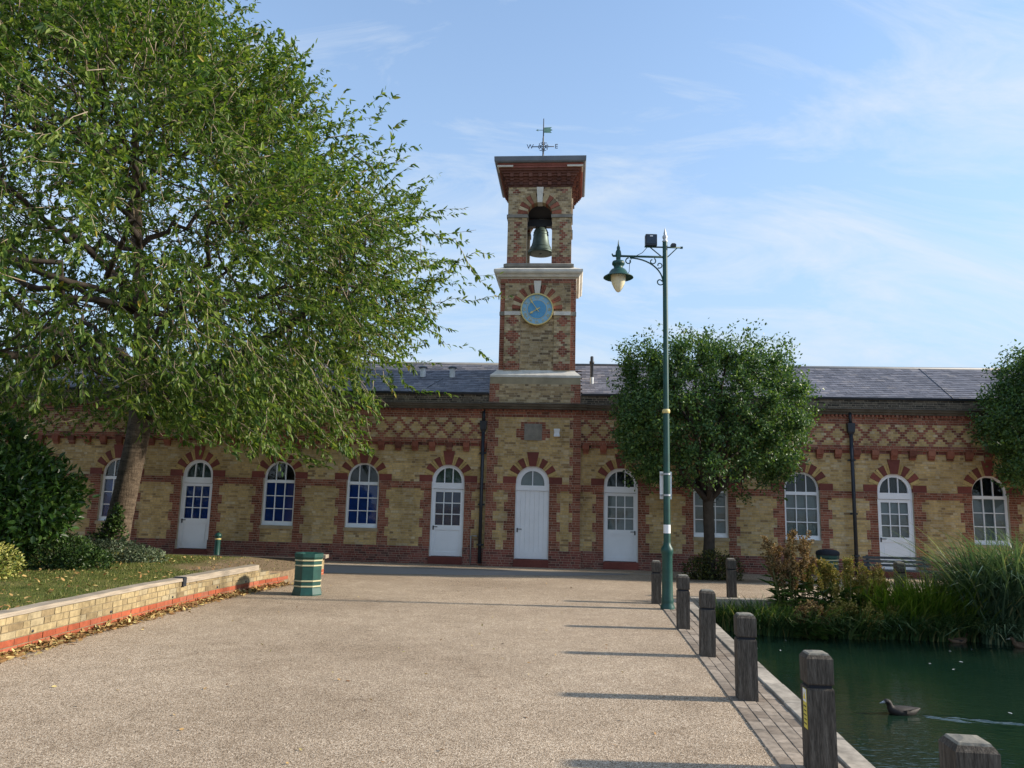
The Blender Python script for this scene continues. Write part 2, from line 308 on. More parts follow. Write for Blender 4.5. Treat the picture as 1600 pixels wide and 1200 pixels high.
# ------------------------------------------------------------------ the brick range with its clock tower
TH = R(4.597); DD = 22.655
bld = empty('brick_building', (DD*math.sin(TH), DD*math.cos(TH), 0), -TH)
tag(bld, 'long low yellow and red brick building with a central clock and bell tower', 'building')
def TF(u, d, z): return (u, -d, z)                       # front plane; d = towards the viewer
KEEP = []                                               # front bricks that may become single pieces
class Wall:
    def __init__(s): s.b = {}; s.back = MB()
    def brick(s, T, u0, u1, z0, z1, d, mat):
        mb = s.b.setdefault(mat, MB()); D0 = d-.05
        c = [T(u0, d, z0), T(u1, d, z0), T(u1, d, z1), T(u0, d, z1), T(u0, D0, z0), T(u1, D0, z0), T(u1, D0, z1), T(u0, D0, z1)]
        mb.add(c, [(0, 1, 2, 3), (0, 4, 5, 1), (1, 5, 6, 2), (2, 6, 7, 3), (3, 7, 4, 0)])
    def lay(s, T, z0, z1, d, segs, ch=.0675, bond='flemish', thick=.25, keep=False, jit=.0012, phase=0):
        n = max(1, round((z1-z0)/ch)); ch = (z1-z0)/n; J = .0095
        for j in range(n):
            za = z0+j*ch; zm = za+ch/2; sg = segs(zm, j)
            # mortar body behind: merged touching segments
            mer = []
            for a, b, m in sorted(sg, key=lambda q: q[0]):
                if b-a < .004: continue
                if mer and a-mer[-1][1] < .002: mer[-1][1] = b
                else: mer.append([a, b])
            for a, b in mer: s.back.box(a, b, d-thick, d-.006, za, za+ch, 0, lambda u, dd, z: T(u, dd, z))
            for a, b, m in sg:
                if b-a < .02: continue
                if bond == 'header': off, pat = (j % 2)*.064+phase, [.128]
                else:
                    pat = [.2225, .111]; off = .0835*(j % 2)+.02*((j//2) % 3)
                L = sum(pat); k0 = math.floor((a-off)/L); x = off+k0*L; i = 0; cuts = []
                while x < b:
                    if x > a+.035 and x < b-.035: cuts.append(x)
                    x += pat[i % len(pat)]; i += 1
                e = [a]+cuts+[b]
                for p, q in zip(e[:-1], e[1:]):
                    mm = m(.5*(p+q), zm, j) if callable(m) else m
                    dd = d+random.uniform(-jit, jit)
                    r = (p+J/2, q-J/2, za+J/2, za+ch-J/2, dd, mm)
                    if keep and q-p > .1: KEEP.append((r, s))
                    else: s.brick(T, *r)
    def build(s, name, parent, label=None):
        o = s.back.build(name, MORT, parent)
        for m, mb in s.b.items():
            k = mb.build('brickwork', m, o); k['kind'] = 'stuff'
        return o
def cut(segs, holes):
    out = []
    for a, b, m in segs:
        pc = [(a, b)]
        for h0, h1 in holes:
            nx_ = []
            for p, q in pc:
                if h1 <= p or h0 >= q: nx_.append((p, q)); continue
                if h0 > p: nx_.append((p, h0))
                if h1 < q: nx_.append((h1, q))
            pc = nx_
        out += [(p, q, m) for p, q in pc]
    return out
BAY = 2.56; U0, U1 = -19.6, 15.2; TB0, TB1 = -2.5, .25     # tower bay
ops = []                                                # openings: (centre, kind)
for k, kind in zip(range(-2, 12), ['window', 'window', 'window', 'door', 'window', 'window', 'door', 'tower', 'door', 'window', 'window', 'door', 'window', 'window']):
    uc = -3.64+(k-4)*BAY
    if kind == 'tower': uc = -1.14
    elif k > 5: uc = 1.42+(k-6)*BAY
    ops.append((uc, kind))
HW = .49; ZS = 2.29; RO = .745
def hole(uc, kind, zm):
    if zm < ZS:
        lo = .86 if kind == 'window' else -.3
        return (uc-HW, uc+HW) if zm > lo else None
    return None
def arch_hole(uc, zm, r=RO):
    if ZS-.01 <= zm < ZS+r: h = math.sqrt(max(0, r*r-(zm-ZS)**2)); return (uc-h, uc+h)
    return None
def front_segs(a0, a1, lst, colour='teeth', mat=YEL, ends=()):
    def f(zm, j):
        q = .33 if (j//4) % 2 == 0 else .225
        sg = []; holes = []; x = a0
        reds = []
        for uc, kind in lst:
            if colour == 'teeth': reds += [(uc-HW-q, uc-HW), (uc+HW, uc+HW+q)]
            h = hole(uc, kind, zm) or arch_hole(uc, zm)
            if h: holes.append(h)
        for e, sgn in ends: reds.append((e, e+sgn*q) if sgn > 0 else (e+sgn*q, e))
        reds.sort()
        for r0, r1 in reds:
            r0 = max(r0, x); r1 = min(r1, a1)
            if r1 <= r0: continue
            if r0 > x: sg.append((x, r0, mat))
            sg.append((r0, r1, RED)); x = r1
        if x < a1: sg.append((x, a1, mat))
        return cut(sg, holes)
    return f
def plain(a0, a1, mat, holes=()):
    return lambda zm, j: cut([(a0, a1, mat)], [h for h in (hf(zm) for hf in holes) if h])
def diamonds(a0, a1, u_ref):
    def f(u, zm, j):
        k = abs(((u-u_ref+8*.064*1000)/.064+4) % 8-4); k = 4-k                   # 0 at half pitch, 4 at reference
        return RED if abs((4-k)+abs(j-4)-4) < .6 else YEL
    return lambda zm, j: [(a0, a1, f)]
fac = Wall()
for a0, a1, ref in ((U0, TB0, -3.64), (TB1, U1, 1.42)):
    lst = [o_ for o_ in ops if a0 < o_[0] < a1]
    doors = [o_ for o_ in lst if o_[1] == 'door']
    end = ((a0, 1),) if a0 > 0 else ((a1, -1),)
    fac.lay(TF, -.2, .38, .05, plain(a0, a1, DRED, [lambda zm, c=c: (c[0]-HW, c[0]+HW) for c in doors]), thick=.3)
    fac.lay(TF, .38, 2.06, 0, front_segs(a0, a1, lst), keep=True)
    fac.lay(TF, 2.06, 2.255, .03, plain(a0, a1, RED, [lambda zm, c=c: (c[0]-HW, c[0]+HW) for c in lst]))
    fac.lay(TF, 2.255, 3.33, 0, front_segs(a0, a1, lst, 'none'), keep=True)
    fac.lay(TF, 3.33, 3.42, .03, plain(a0, a1, DRED)); fac.lay(TF, 3.42, 3.555, .105, plain(a0, a1, RED), thick=.35)
    fac.lay(TF, 3.555, 4.16, .085, diamonds(a0, a1, ref), ch=.0672, bond='header', thick=.3, phase=(ref-.064) % .128)
    fac.lay(TF, 4.16, 4.36, .085, plain(a0, a1, RED), thick=.3)
    fac.lay(TF, 4.36, 4.43, .1, plain(a0, a1, DRED), thick=.3)
    fac.lay(TF, 4.6, 4.86, .1, plain(a0, a1, SOOT), thick=.3)
# tower bay
DB_ = .15; tl = [(-1.14, 'tower')]
def bay_up(zm, j):
    sg = front_segs(TB0, TB1, tl, 'none', YEL, ((TB0, 1), (TB1, -1)))(zm, j)
    out = []
    for a, b, m in sg:
        if m is YEL and (3.5 < zm < 4.06):
            r0, r1 = (-1.65, -.65) if 3.6 < zm < 3.87 else (-1.52, -.78)
            if a < r0 and b > r1: out += [(a, r0, YEL), (r0, r1, RED), (r1, b, YEL)]; continue
        out.append((a, b, m))
    return out
fac.lay(TF, -.2, .36, DB_+.05, plain(TB0-.03, TB1+.03, DRED, [lambda zm: (-1.14-HW, -1.14+HW)]), thick=.4)
fac.lay(TF, .36, 2.06, DB_, front_segs(TB0, TB1, tl, 'teeth', YEL, ((TB0, 1), (TB1, -1))), keep=True, thick=.35)
fac.lay(TF, 2.06, 2.255, DB_+.03, plain(TB0-.02, TB1+.02, RED, [lambda zm: (-1.14-HW, -1.14+HW)]), thick=.4)
fac.lay(TF, 2.255, 4.2, DB_, bay_up, keep=True, thick=.35)
fac.lay(TF, 4.2, 4.36, DB_+.01, plain(TB0, TB1, RED), thick=.4); fac.lay(TF, 4.36, 4.43, DB_+.03, plain(TB0-.01, TB1+.01, DRED), thick=.4)
# nearest bricks become single pieces
def dist_key(r):
    u, z, d = (r[0]+r[1])/2, (r[2]+r[3])/2, r[4]; p = bld_mat @ Vector((u, -d, z)); return (p-Vector((0, 0, CAMH))).length
bld_mat = Matrix.Translation(bld.location) @ Matrix.Rotation(-TH, 4, 'Z')
KEEP.sort(key=lambda q: dist_key(q[0])-(.6 if q[0][1]-q[0][0] > .2 else 0))
single = KEEP[:298]
for r, w in KEEP[298:]: w.brick(TF, *r)
wallo = fac.build('wall', bld)
bc = {}
for r, w in single:
    wd, hh = round(r[1]-r[0], 2), r[3]-r[2]; key = (wd, round(hh, 4), r[5].name)
    if key not in bc: bc[key] = MB().rects([(-hh/2, 0), (hh/2, 0)], -wd/2, wd/2, 0, .05).mesh('brick', r[5])
    link('brick', bc[key], wallo, ((r[0]+r[1])/2, -r[4], (r[2]+r[3])/2))
# dog-tooth course under the cornice, cornice, gutter
mb = MB()
u = U0
while u < U1:
    dd = (DB_+.085) if TB0-.02 < u < TB1-.04 else .155
    mb.box(u, u+.058, -dd, -.06, 4.365, 4.425); u += .112
o = mb.build('dentil_course', RED, bld); o['kind'] = 'stuff'
def cornice(name, a0, a1, prof, mat, parent=bld):
    mb = MB(); n = len(prof); vs = [TF(a0, d, z) for d, z in prof]+[TF(a1, d, z) for d, z in prof]
    mb.add(vs, [(i, i+n, i+1+n, i+1) for i in range(n-1)]+[tuple(range(n)), tuple(range(2*n-1, n-1, -1))]); return mb.build(name, mat, parent)
P = [(-.1, 4.43), (.17, 4.43), (.19, 4.475), (.25, 4.5), (.27, 4.55), (.32, 4.565), (.32, 4.595), (-.1, 4.615)]
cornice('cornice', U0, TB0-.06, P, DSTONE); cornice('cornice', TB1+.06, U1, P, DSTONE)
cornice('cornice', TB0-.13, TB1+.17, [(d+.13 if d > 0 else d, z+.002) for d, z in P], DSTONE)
cornice('gutter', U0, TB0, [(0, 4.86), (.13, 4.86), (.15, 4.9), (.15, 4.935), (.1, 4.935), (0, 4.91)], BLACKM); cornice('gutter', TB1, U1, [(0, 4.86), (.13, 4.86), (.15, 4.9), (.15, 4.935), (.1, 4.935), (0, 4.91)], BLACKM)
# corbels
cm = MB(); cm.box(-.095, .095, -.125, 0, .115, .26); cm.box(-.09, .09, -.09, 0, .055, .115); cm.box(-.085, .085, -.055, 0, 0, .055); cme = cm.mesh('corbel', RED)
k = -31
while True:
    u = -3.64+k*.512
    k += 1
    if u > TB0-.1: break
    if u > U0+.1: link('corbel', cme, bld, (u, 0, 3.165))
u = 1.42-.512*2
while u < U1-.1: link('corbel', cme, bld, (u, 0, 3.165)); u += .512
# arches of blocks
def ringpiece(a0, a1, r0, r1, n=3):
    return [(r0*math.cos(a0+(a1-a0)*i/n), r0*math.sin(a0+(a1-a0)*i/n)) for i in range(n+1)][::-1]+[(r1*math.cos(a0+(a1-a0)*i/n), r1*math.sin(a0+(a1-a0)*i/n)) for i in range(n+1)]
def vous(name, pts, d0, d1, mat, uc, zc, parent):
    me = MB().prism([(u, z) for u, z in pts][::-1], d0, d1, TF).mesh(name, mat); return link(name, me, parent, (uc, 0, zc))
g_ = R(.7)
def arch(uc, zc, base_d, parent, r0=.485, r1=.76, key=.885, redm=VRED, yelm=VYEL, springer=True):
    reds = [(R(28), R(42)), (R(54), R(68)), (R(112), R(126)), (R(138), R(152))]
    for a, b in reds: vous('voussoir', ringpiece(a+g_/2, b-g_/2, r0, r1), base_d-.2, base_d+.014, redm, uc, zc, parent)
    if springer:
        for s in (-1, 1): vous('voussoir', [(s*r0, -.03), (s*.86, -.03), (s*.86, .165), (s*r0*.985, .165)][::s], base_d-.2, base_d+.016, redm, uc, zc, parent)
    a, b = R(79), R(101)
    vous('keystone', [(r0*math.cos(b), r0*math.sin(b)), (r0*math.cos(a), r0*math.sin(a)), (key*math.cos(R(78.5)), key), (-key*math.cos(R(78.5)), key)][::-1], base_d-.2, base_d+.03, redm, uc, zc, parent)
    for a, b in ((12 if not springer else 8, 28), (42, 54), (68, 79), (101, 112), (126, 138), (152, 168 if not springer else 172)):
        m_ = (a+b)/2
        for p, q in ((a, m_), (m_, b)): vous('voussoir', ringpiece(R(p)+g_/2, R(q)-g_/2, r0, r1-.01, 2), base_d-.2, base_d+.006, yelm, uc, zc, parent)
for uc, kind in ops: arch(uc, ZS, DB_ if kind == 'tower' else 0, bld)
# ------------------------------------------------------------------ windows and doors
def arcpts(r, a0, a1, n): return [(r*math.cos(a0+(a1-a0)*i/n), r*math.sin(a0+(a1-a0)*i/n)) for i in range(n+1)]
def half_ring(mb, r0, r1, zc, d0, d1, T, n=18):
    for i in range(n): mb.prism([(u, z+zc) for u, z in ringpiece(math.pi*i/n, math.pi*(i+1)/n, r0, r1, 1)][::-1], d0, d1, T)
def arch_pane(x0, x1, r, zc, zb):
    lo = [(x0, zb), (x1, zb)]; top = []
    for i in range(7): x = x1+(x0-x1)*i/6; top.append((x, zc+math.sqrt(max(.0004, r*r-x*x))))
    return lo+top
def bars(mb, x0, x1, z0, z1, d0, d1): mb.box(x0, x1, -d1, -d0, z0, z1)
def add_pane(parent, pts, d): MB().prism(pts, d-.006, d, TF).build('pane', GLASS, parent)
def make_window(uc, blind, top):
    w = empty('window', (uc, 0, 0), 0, bld); d0, d1 = -.17, -.09
    mb = MB()
    for s in (-1, 1): mb.box(min(s*.49, s*.43), max(s*.49, s*.43), -d1, -d0, .9, ZS)
    half_ring(mb, .43, .492, ZS, d0, d1, TF); mb.box(-.43, .43, -d1, -d0, .9, .985); mb.box(-.5, .5, -d1-.03, -d0, .86, .9); mb.box(-.43, .43, -d1-.012, -d0, 2.12, 2.21)
    mb.build('frame', WHITE, w)
    b = MB()
    for x in (-.145, .145): b.box(x-.0125, x+.0125, -d1+.012, -d0-.01, .985, 2.12); b.box(x-.0125, x+.0125, -d1+.012, -d0-.01, 2.21, ZS+math.sqrt(.43**2-x*x))
    for z in (1.355, 1.735): b.box(-.43, .43, -d1+.013, -d0-.012, z-.0125, z+.0125)
    b.build('glazing_bars', WHITE, w)
    xs_ = [(-.43, -.1575), (-.1325, .1325), (.1575, .43)]
    for x0, x1 in xs_:
        for z0, z1 in ((.985, 1.342), (1.368, 1.722), (1.748, 2.12)): add_pane(w, [(x0, z0), (x1, z0), (x1, z1), (x0, z1)], -.135)
        add_pane(w, arch_pane(x0, x1, .43, ZS, 2.21), -.135)
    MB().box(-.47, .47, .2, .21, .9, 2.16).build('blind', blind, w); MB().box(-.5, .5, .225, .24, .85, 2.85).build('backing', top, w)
    MB().rects([(.76, 0), (.85, 0), (.862, -.012)], -.52, .52, -.04, .2).build('sill', SILL[int(abs(uc*7)) % 2], w)
    return w
DBLUE = M('dusky_blue_blind', (.02, .05, .14), .8, .3, 3, 0); TEAL = M('dull_green_board', (.1, .15, .14), .8, .2, 3, 0)
SILL = [GSTONE, M('buff_sill_stone', (.36, .28, .17), .9, .2, 5, .2)]
def handle(parent, x, z, d, s):
    h = MB(); h.box(x-.018, x+.018, -d-.012, -d, z-.07, z+.05); h.tube([(x, -d-.01, z+.02), (x, -d-.05, z+.02), (x+s*.13, -d-.05, z+.02)], .011, 8); h.build('handle', BLACKM, parent)
def make_door(uc, blind, top, hs):
    w = empty('door', (uc, 0, 0), 0, bld); d0, d1 = -.17, -.075
    mb = MB()
    for s in (-1, 1): mb.box(min(s*.49, s*.455), max(s*.49, s*.455), -d1, -d0, .1, 2.06)
    half_ring(mb, .385, .492, ZS, d0, d1, TF); mb.box(-.49, .49, -d1-.01, -d0, 2.06, 2.235)
    for s in (-1, 1): mb.box(min(s*.49, s*.39), max(s*.49, s*.39), -d1, -d0, 2.235, ZS)
    mb.build('frame', WHITE, w)
    b = MB(); b2 = -.095
    for s in (-1, 1): b.box(min(s*.453, s*.37), max(s*.453, s*.37), -b2, .15, .115, 2.05)
    b.box(-.37, .37, -b2, .15, .115, .235); b.box(-.37, .37, -b2, .15, .86, 1.0); b.box(-.37, .37, -b2, .15, 1.965, 2.05)
    b.box(-.37, .37, .125, .145, .235, .86)
    b.box(-.325, .325, .112, .126, .275, .82); b.build('leaf', WHITE, w)
    c = MB()
    for x in (-.125, .125): c.box(x-.013, x+.013, .1, .15, 1.0, 1.965); c.box(x-.013, x+.013, -d1+.012, .15, 2.235, ZS+math.sqrt(.385**2-x*x))
    for z in (1.32, 1.645): c.box(-.37, .37, .101, .149, z-.013, z+.013)
    c.build('glazing_bars', WHITE, w)
    for x0, x1 in ((-.37, -.138), (-.112, .112), (.138, .37)):
        for z0, z1 in ((1., 1.307), (1.333, 1.632), (1.658, 1.965)): add_pane(w, [(x0, z0), (x1, z0), (x1, z1), (x0, z1)], -.125)
        add_pane(w, arch_pane(max(x0, -.384), min(x1, .384), .386, ZS, 2.235), -.135)
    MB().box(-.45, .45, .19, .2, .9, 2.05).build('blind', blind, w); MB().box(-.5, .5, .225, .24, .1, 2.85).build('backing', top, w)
    MB().rects([(-.15, 0), (.085, 0), (.1, -.015)], -.5, .5, -.1, .2).build('step', VRED, w)
    handle(w, -.41 if hs > 0 else .41, .93, -.095, hs)
    return w
for i, (uc, kind) in enumerate(ops):
    left = uc < -3
    if kind == 'window': make_window(uc, BLUEB if left else GREYB, DARK)
    elif kind == 'door': make_door(uc, (DBLUE if uc > -5 else BLUEB) if left else GREYB, DARK if not left else TEAL, -1 if uc > 0 and uc < 3 else 1)
w = empty('plank_door', (-1.14, -DB_, 0), 0, bld); d0, d1 = -.17, -.075; mb = MB()
for s in (-1, 1): mb.box(min(s*.49, s*.47), max(s*.49, s*.47), -d1, -d0, .1, 2.06); mb.box(min(s*.49, s*.345), max(s*.49, s*.345), -d1, -d0, 2.2, ZS+.01)
half_ring(mb, .34, .492, ZS, d0, d1, TF); mb.box(-.49, .49, -d1-.008, -d0, 2.06, 2.21); mb.build('frame', WHITE, w)
for k in range(7): MB().rects([(.115, 0), (2.055, 0)], -.466+k*.1332, -.466+k*.1332+.1298, .1, .15).build('plank', WHITE, w)
mb = MB(); mb.box(-.466, .466, .085, .1005, .115, .29); mb.box(-.36, .36, .082, .1003, .29, .312); mb.build('bottom_rail', WHITE, w)
mb = MB(); mb.box(-.014, .014, .085, .15, 2.21, ZS+.34); mb.build('glazing_bar', WHITE, w)
for x0, x1 in ((-.34, -.014), (.014, .34)): add_pane(w, arch_pane(max(x0, -.339), min(x1, .339), .34, ZS, 2.21), -.135)
MB().box(-.45, .45, .19, .2, 2.1, 2.8).build('blind', GREYB, w); MB().rects([(-.15, 0), (.085, 0), (.1, -.015)], -.5, .5, -.1, .2).build('step', VRED, w); handle(w, -.42, .93, -.1, 1)
# plaque, alarm box, downpipes
PL = MB(); PL.box(-1.41, -.89, -DB_-.03, -DB_+.05, 3.52, 4.01); PL.build('stone_plaque', GSTONE, bld)
mb = MB(); mb.rects([(3.64, 0), (3.66, .004), (3.75, -.012), (3.85, .004), (3.87, 0)], -.54, -.37, -DB_-.07, -DB_+.01); mb.build('alarm_box', PLASTW, bld)
def pipe(u, d, z0, z1):
    p = MB(); p.tube([(u, -d, z0), (u, -d, z1-.3)], .05, 12); p.rects([(z1-.34, -.03), (z1-.22, .02), (z1, .03), (z1+.02, .03)], u-.07, u+.07, -d-.05, -d+.05)
    p.tube([(u, -d, z1), (u, -d+.02, z1+.35)], .045, 10)
    for z in (z0+.5, 1.6, 3.1):
        if z < z1-.4: p.lathe([(.063, 0), (.063, .05)], (u, -d, z), 12); p.box(u-.1, u+.1, -d-.01+.04, -d+.08, z, z+.05)
    return p.build('downpipe', BLACKM, bld)
pipe(-2.63, .12, -.05, 4.05); pipe(7.9, .19, -.05, 4.15)
mb = MB(); mb.tube([(-2.9, -.07, -.05), (-2.9, -.07, .72), (-2.72, -.07, .72)], .02, 8); mb.build('overflow_pipe', GALV, bld)
# ------------------------------------------------------------------ roof
RY0, RZ0, RY1, RZ1 = -.06, 4.9, 3.0, 6.36
sl_ = Vector((0, RY1-RY0, RZ1-RZ0)); SLEN = sl_.length; sd = sl_.normalized(); sn = Vector((0, -sd.z, sd.y)); sa = math.atan2(sd.z, sd.y)
mb = MB(); vs = []
for u in (U0, U1): vs += [(u, RY0, RZ0-.03), (u, RY1, RZ1-.03), (u, 6.1, 4.9), (u, 6.1, -.2), (u, .3, -.2), (u, .3, 4.8)]
mb.add(vs, [(0, 6, 7, 1), (1, 7, 8, 2), (2, 8, 9, 3), (0, 1, 2, 3, 4, 5), (11, 10, 9, 8, 7, 6), (5, 11, 6, 0)])
roof = mb.build('roof', SLATE, bld)
rowh = .2; nr = int(SLEN/rowh); sw = .25; cand = []
for r in range(nr):
    s0 = r*rowh; u = U0+(sw/2 if r % 2 else 0)
    while u < U1:
        c = Vector((u, RY0, RZ0))+sd*(s0+.15)+sn*.006
        if not (-2.45 < u < .25 and c.y < 2.3): cand.append((c, u))
        u += sw
sm_ = MB().box(-.122, .122, -.15, .15, -.005, .008).mesh('slate', SLATE)
cand.sort(key=lambda q: (q[0]-Vector((0, -22, 1.6))).length)
rx = Matrix.Rotation(sa-.035, 4, 'X')
rest = MB()
for i, (c, u) in enumerate(cand):
    tilt = rx @ Matrix.Rotation(random.uniform(-.012, .012), 4, 'Y') @ Matrix.Rotation(random.uniform(-.01, .01), 4, 'Z')
    c = c+sn*random.uniform(0, .004)
    if i < 298:
        o = link('slate', sm_, roof, c); o.rotation_euler = tilt.to_euler()
    else:
        rest.add([c+tilt @ Vector(p) for p in ((-.122, -.15, -.006), (.122, -.15, -.006), (.122, -.15, .009), (-.122, -.15, .009), (.122, .15, .004), (-.122, .15, .004))], [(0, 1, 2, 3), (3, 2, 4, 5)])
o = rest.build('slate_courses', SLATE, roof); o['kind'] = 'stuff'
mb = MB(); mb.tube([(U0, RY1, RZ1-.01), (TB0, RY1, RZ1-.01)], .07, 8); mb.tube([(TB0, RY1, RZ1-.01), (U1, RY1, RZ1-.01)], .07, 8); mb.build('ridge', LEAD, roof)
for (ua, sa_, ub, sb) in ((10.85, .1, 11.25, SLEN-.05), (-4.45, .5, -4.15, 1.5)):
    p = Vector((ua, RY0, RZ0))+sd*sa_+sn*.014; q = Vector((ub, RY0, RZ0))+sd*sb+sn*.014; s2 = Vector((.03, 0, 0))
    MB().add([p-s2, p+s2, q+s2, q-s2, p-s2+sn*.012, p+s2+sn*.012, q+s2+sn*.012, q-s2+sn*.012], [(4, 5, 6, 7), (0, 1, 5, 4), (1, 2, 6, 5), (3, 0, 4, 7), (2, 3, 7, 6)]) if False else None
    m2 = MB(); m2.tube([p, q], .018, 6); m2.build('lead_seam', BLACKM, roof)
def on_roof(u, s): return Vector((u, RY0, RZ0))+sd*s
for u in (-4.84, -3.88):
    b = on_roof(u, 1.75); m2 = MB(); m2.lathe([(.09, -.1), (.09, .3)], b, 16); v_ = m2.build('roof_vent', PLASTW, bld)
    m2 = MB(); m2.lathe([(.13, .28), (.15, .29), (.15, .31), (.1, .35), (.02, .36)], b, 16); m2.build('cowl', LEAD, v_)
b = on_roof(.58, 1.2); m2 = MB(); m2.lathe([(.05, -.1), (.05, .62), (.075, .64), (.075, .7), (.05, .72), (.05, .85), (.02, .87)], b, 14); v_ = m2.build('flue', BLACKM, bld)
m2 = MB(); m2.lathe([(.058, -.08), (.058, .2)], b, 14); m2.rects([(-.12, .02), (-.02, 0)], b.x-.2, b.x+.2, b.y-.2, b.y+.2); m2.v = [(x, y, z) for x, y, z in m2.v]; m2.build('flashing', GALV, v_)
# ------------------------------------------------------------------ tower
tow = Wall(); TC = -1.095
def TS(sgn, face, y0):
    # side walls: u runs along depth
    if sgn > 0: return lambda u, d, z: (face+d, y0+u, z)
    return lambda u, d, z: (face-d, y0+u, z)
def TBk(yb): return lambda u, d, z: (u, yb+d, z)
def teeth(a0, a1, mat, w1=.3, w2=.19):
    def f(zm, j):
        q = w1 if (j//3) % 2 == 0 else w2; return [(a0, a0+q, RED), (a0+q, a1-q, mat), (a1-q, a1, RED)]
    return f
# pier above the bay cornice
PX0, PX1, PY0, PD = -2.48, .23, -.13, 2.71
tow.lay(TF, 4.605, 5.2, .13, teeth(PX0, PX1, TYEL), thick=.4)
for sg_, fx in ((1, PX1), (-1, PX0)): tow.lay(TS(sg_, fx-.0 if sg_ > 0 else fx, PY0+.004), 4.605, 5.2, 0, teeth(0, PD-.01, TYEL), thick=.3)
core = MB(); core.box(PX0+.02, PX1-.02, PY0+.3, PY0+PD-.02, 4.55, 5.5); core.box(-2.2, .01, .1, 2.25, 5.4, 8.6); core.build('tower_core', MORT, bld)
MB().rects([(5.2, -.002), (5.405, -.012)], PX0, PX1, PY0, PY0+PD).build('rendered_band', BSTONE, bld)
MB().rects([(5.405, .015), (5.47, .012), (5.62, -.15), (5.65, -.16)], PX0+.02, PX1-.02, PY0+.02, PY0+PD-.02).build('stone_weathering', STONE, bld)
# shaft: corner strips, pilasters, centre panel
SX0, SX1 = -2.25, .06; SD = 2.31; PLI = [(-2.1, -1.61), (-.6, -.1)]; CC = (-1.115, 7.51)
def chain(uc):
    def f(u, zm, j):
        k = (j+2) % 7; w = [0, 1, 2, 3, 2, 1, 0][k]*.055+.03
        if zm < 5.86: return RED
        if 7.3 < zm: return TYEL
        return RED if k not in (6,) and abs(u-uc) < w and k < 6 else TYEL
    return f
tow.lay(TF, 5.65, 8.34, -.05, lambda zm, j: [(SX0, -2.1, RED), (-.1, SX1, RED)], thick=.3)
tow.lay(TF, 5.65, 7.5, -.07, lambda zm, j: [(-1.61, -.6, TYEL)], thick=.3)
for a, b in PLI: tow.lay(TF, 5.65, 7.33, 0, lambda zm, j, a=a, b=b: [(a, b, chain((a+b)/2))], bond='header', thick=.3)
def over(zm, j):
    h = math.sqrt(max(0, .76**2-(zm-CC[1])**2)) if zm > CC[1]-.06 else .5
    return cut([(-2.1, -.1, TYEL)], [(CC[0]-h, CC[0]+h)]) if h > 0 else [(-2.1, -.1, TYEL)]
tow.lay(TF, 7.455, 8.34, 0, over, thick=.3)
tow.lay(TF, 8.34, 8.47, .012, plain(SX0, SX1, RED), thick=.3)
for a, b in ((-2.105, -1.6), (-.61, -.095)): MB().box(a, b, -.03, .2, 7.335, 7.45).build('impost_band', STONE, bld)
for a, b in ((SX0-.012, -2.11), (-.09, SX1+.012)): MB().box(a, b, .032, .2, 7.335, 7.45).build('impost_band', GSTONE, bld)
for sg_, fx in ((1, SX1), (-1, SX0)): tow.lay(TS(sg_, fx, .055), 5.65, 8.45, 0, lambda zm, j: [(0, .2, RED), (.2, 2.1, TYEL), (2.1, 2.25, RED)], thick=.25)
tow.lay(TBk(2.3), 5.0, 8.45, 0, plain(SX0+.01, SX1-.01, TYEL), thick=.25)
# clock arch
for a, b in ((22, 34), (46, 57), (69, 80), (100, 111), (123, 134), (146, 158)):
    for p, q in ((a, (a+b)/2), ((a+b)/2, b)): vous('voussoir', ringpiece(R(p)+.006, R(q)-.006, .49, .8, 1), -.2, .012, RED, CC[0], CC[1], bld)
for a, b in ((2, 12), (12, 22), (34, 46), (57, 69), (111, 123), (134, 146), (158, 168), (168, 178)): vous('voussoir', ringpiece(R(a)+.006, R(b)-.006, .49, .77, 2), -.2, .004, RED if a in (2, 168) else TYEL, CC[0], CC[1], bld)
vous('keystone', [(-.07, .48), (.07, .48), (.115, .9), (-.115, .9)], -.2, .035, STONE, CC[0], CC[1], bld)
# cornice between shaft and belfry
MB().rects([(8.47, .0), (8.5, .02), (8.52, .09), (8.58, .12), (8.62, .18), (8.66, .2), (8.73, .2), (8.74, .18), (8.86, -.06), (8.87, -.07)], SX0, SX1, 0, SD).build('stone_cornice', STONE, bld)
BX0, BX1, BD0, BDp = -2.08, -.11, .03, 1.97
MB().rects([(8.85, .09), (8.93, .09), (8.97, .02), (8.985, .0)], BX0, BX1, BD0, BD0+BDp).build('belfry_base', GSTONE, bld)
BZS = 10.57; BR = .39; Bc = (BX0+BX1)/2+.005
def bel(width, cx_):
    def f(zm, j):
        base = [(0, width, lambda u, z, jj: (RED if (zm < 9.2 or (abs(abs(u-cx_)-.69) < [.03, .06, .12, .06, .03, 0][(jj+1) % 6]+.012 and (jj+1) % 6 < 5 and zm < 10.3) or (11.25 < zm < 11.38 and abs(abs(u-cx_)-.72) < .09)) else TYEL))]
        if zm < BZS: return cut(base, [(cx_-BR, cx_+BR)])
        h = math.sqrt(max(0, .66**2-(zm-BZS)**2)); return cut(base, [(cx_-h, cx_+h)]) if h > 0 else base
    return f
Wd = BX1-BX0
walls = [lambda u, d, z: (BX0+u, BD0-d, z), TS(1, BX1, BD0+.003), TS(-1, BX0, BD0+.003), lambda u, d, z: (BX0+u, BD0+BDp+d, z)]
tow_parts = []
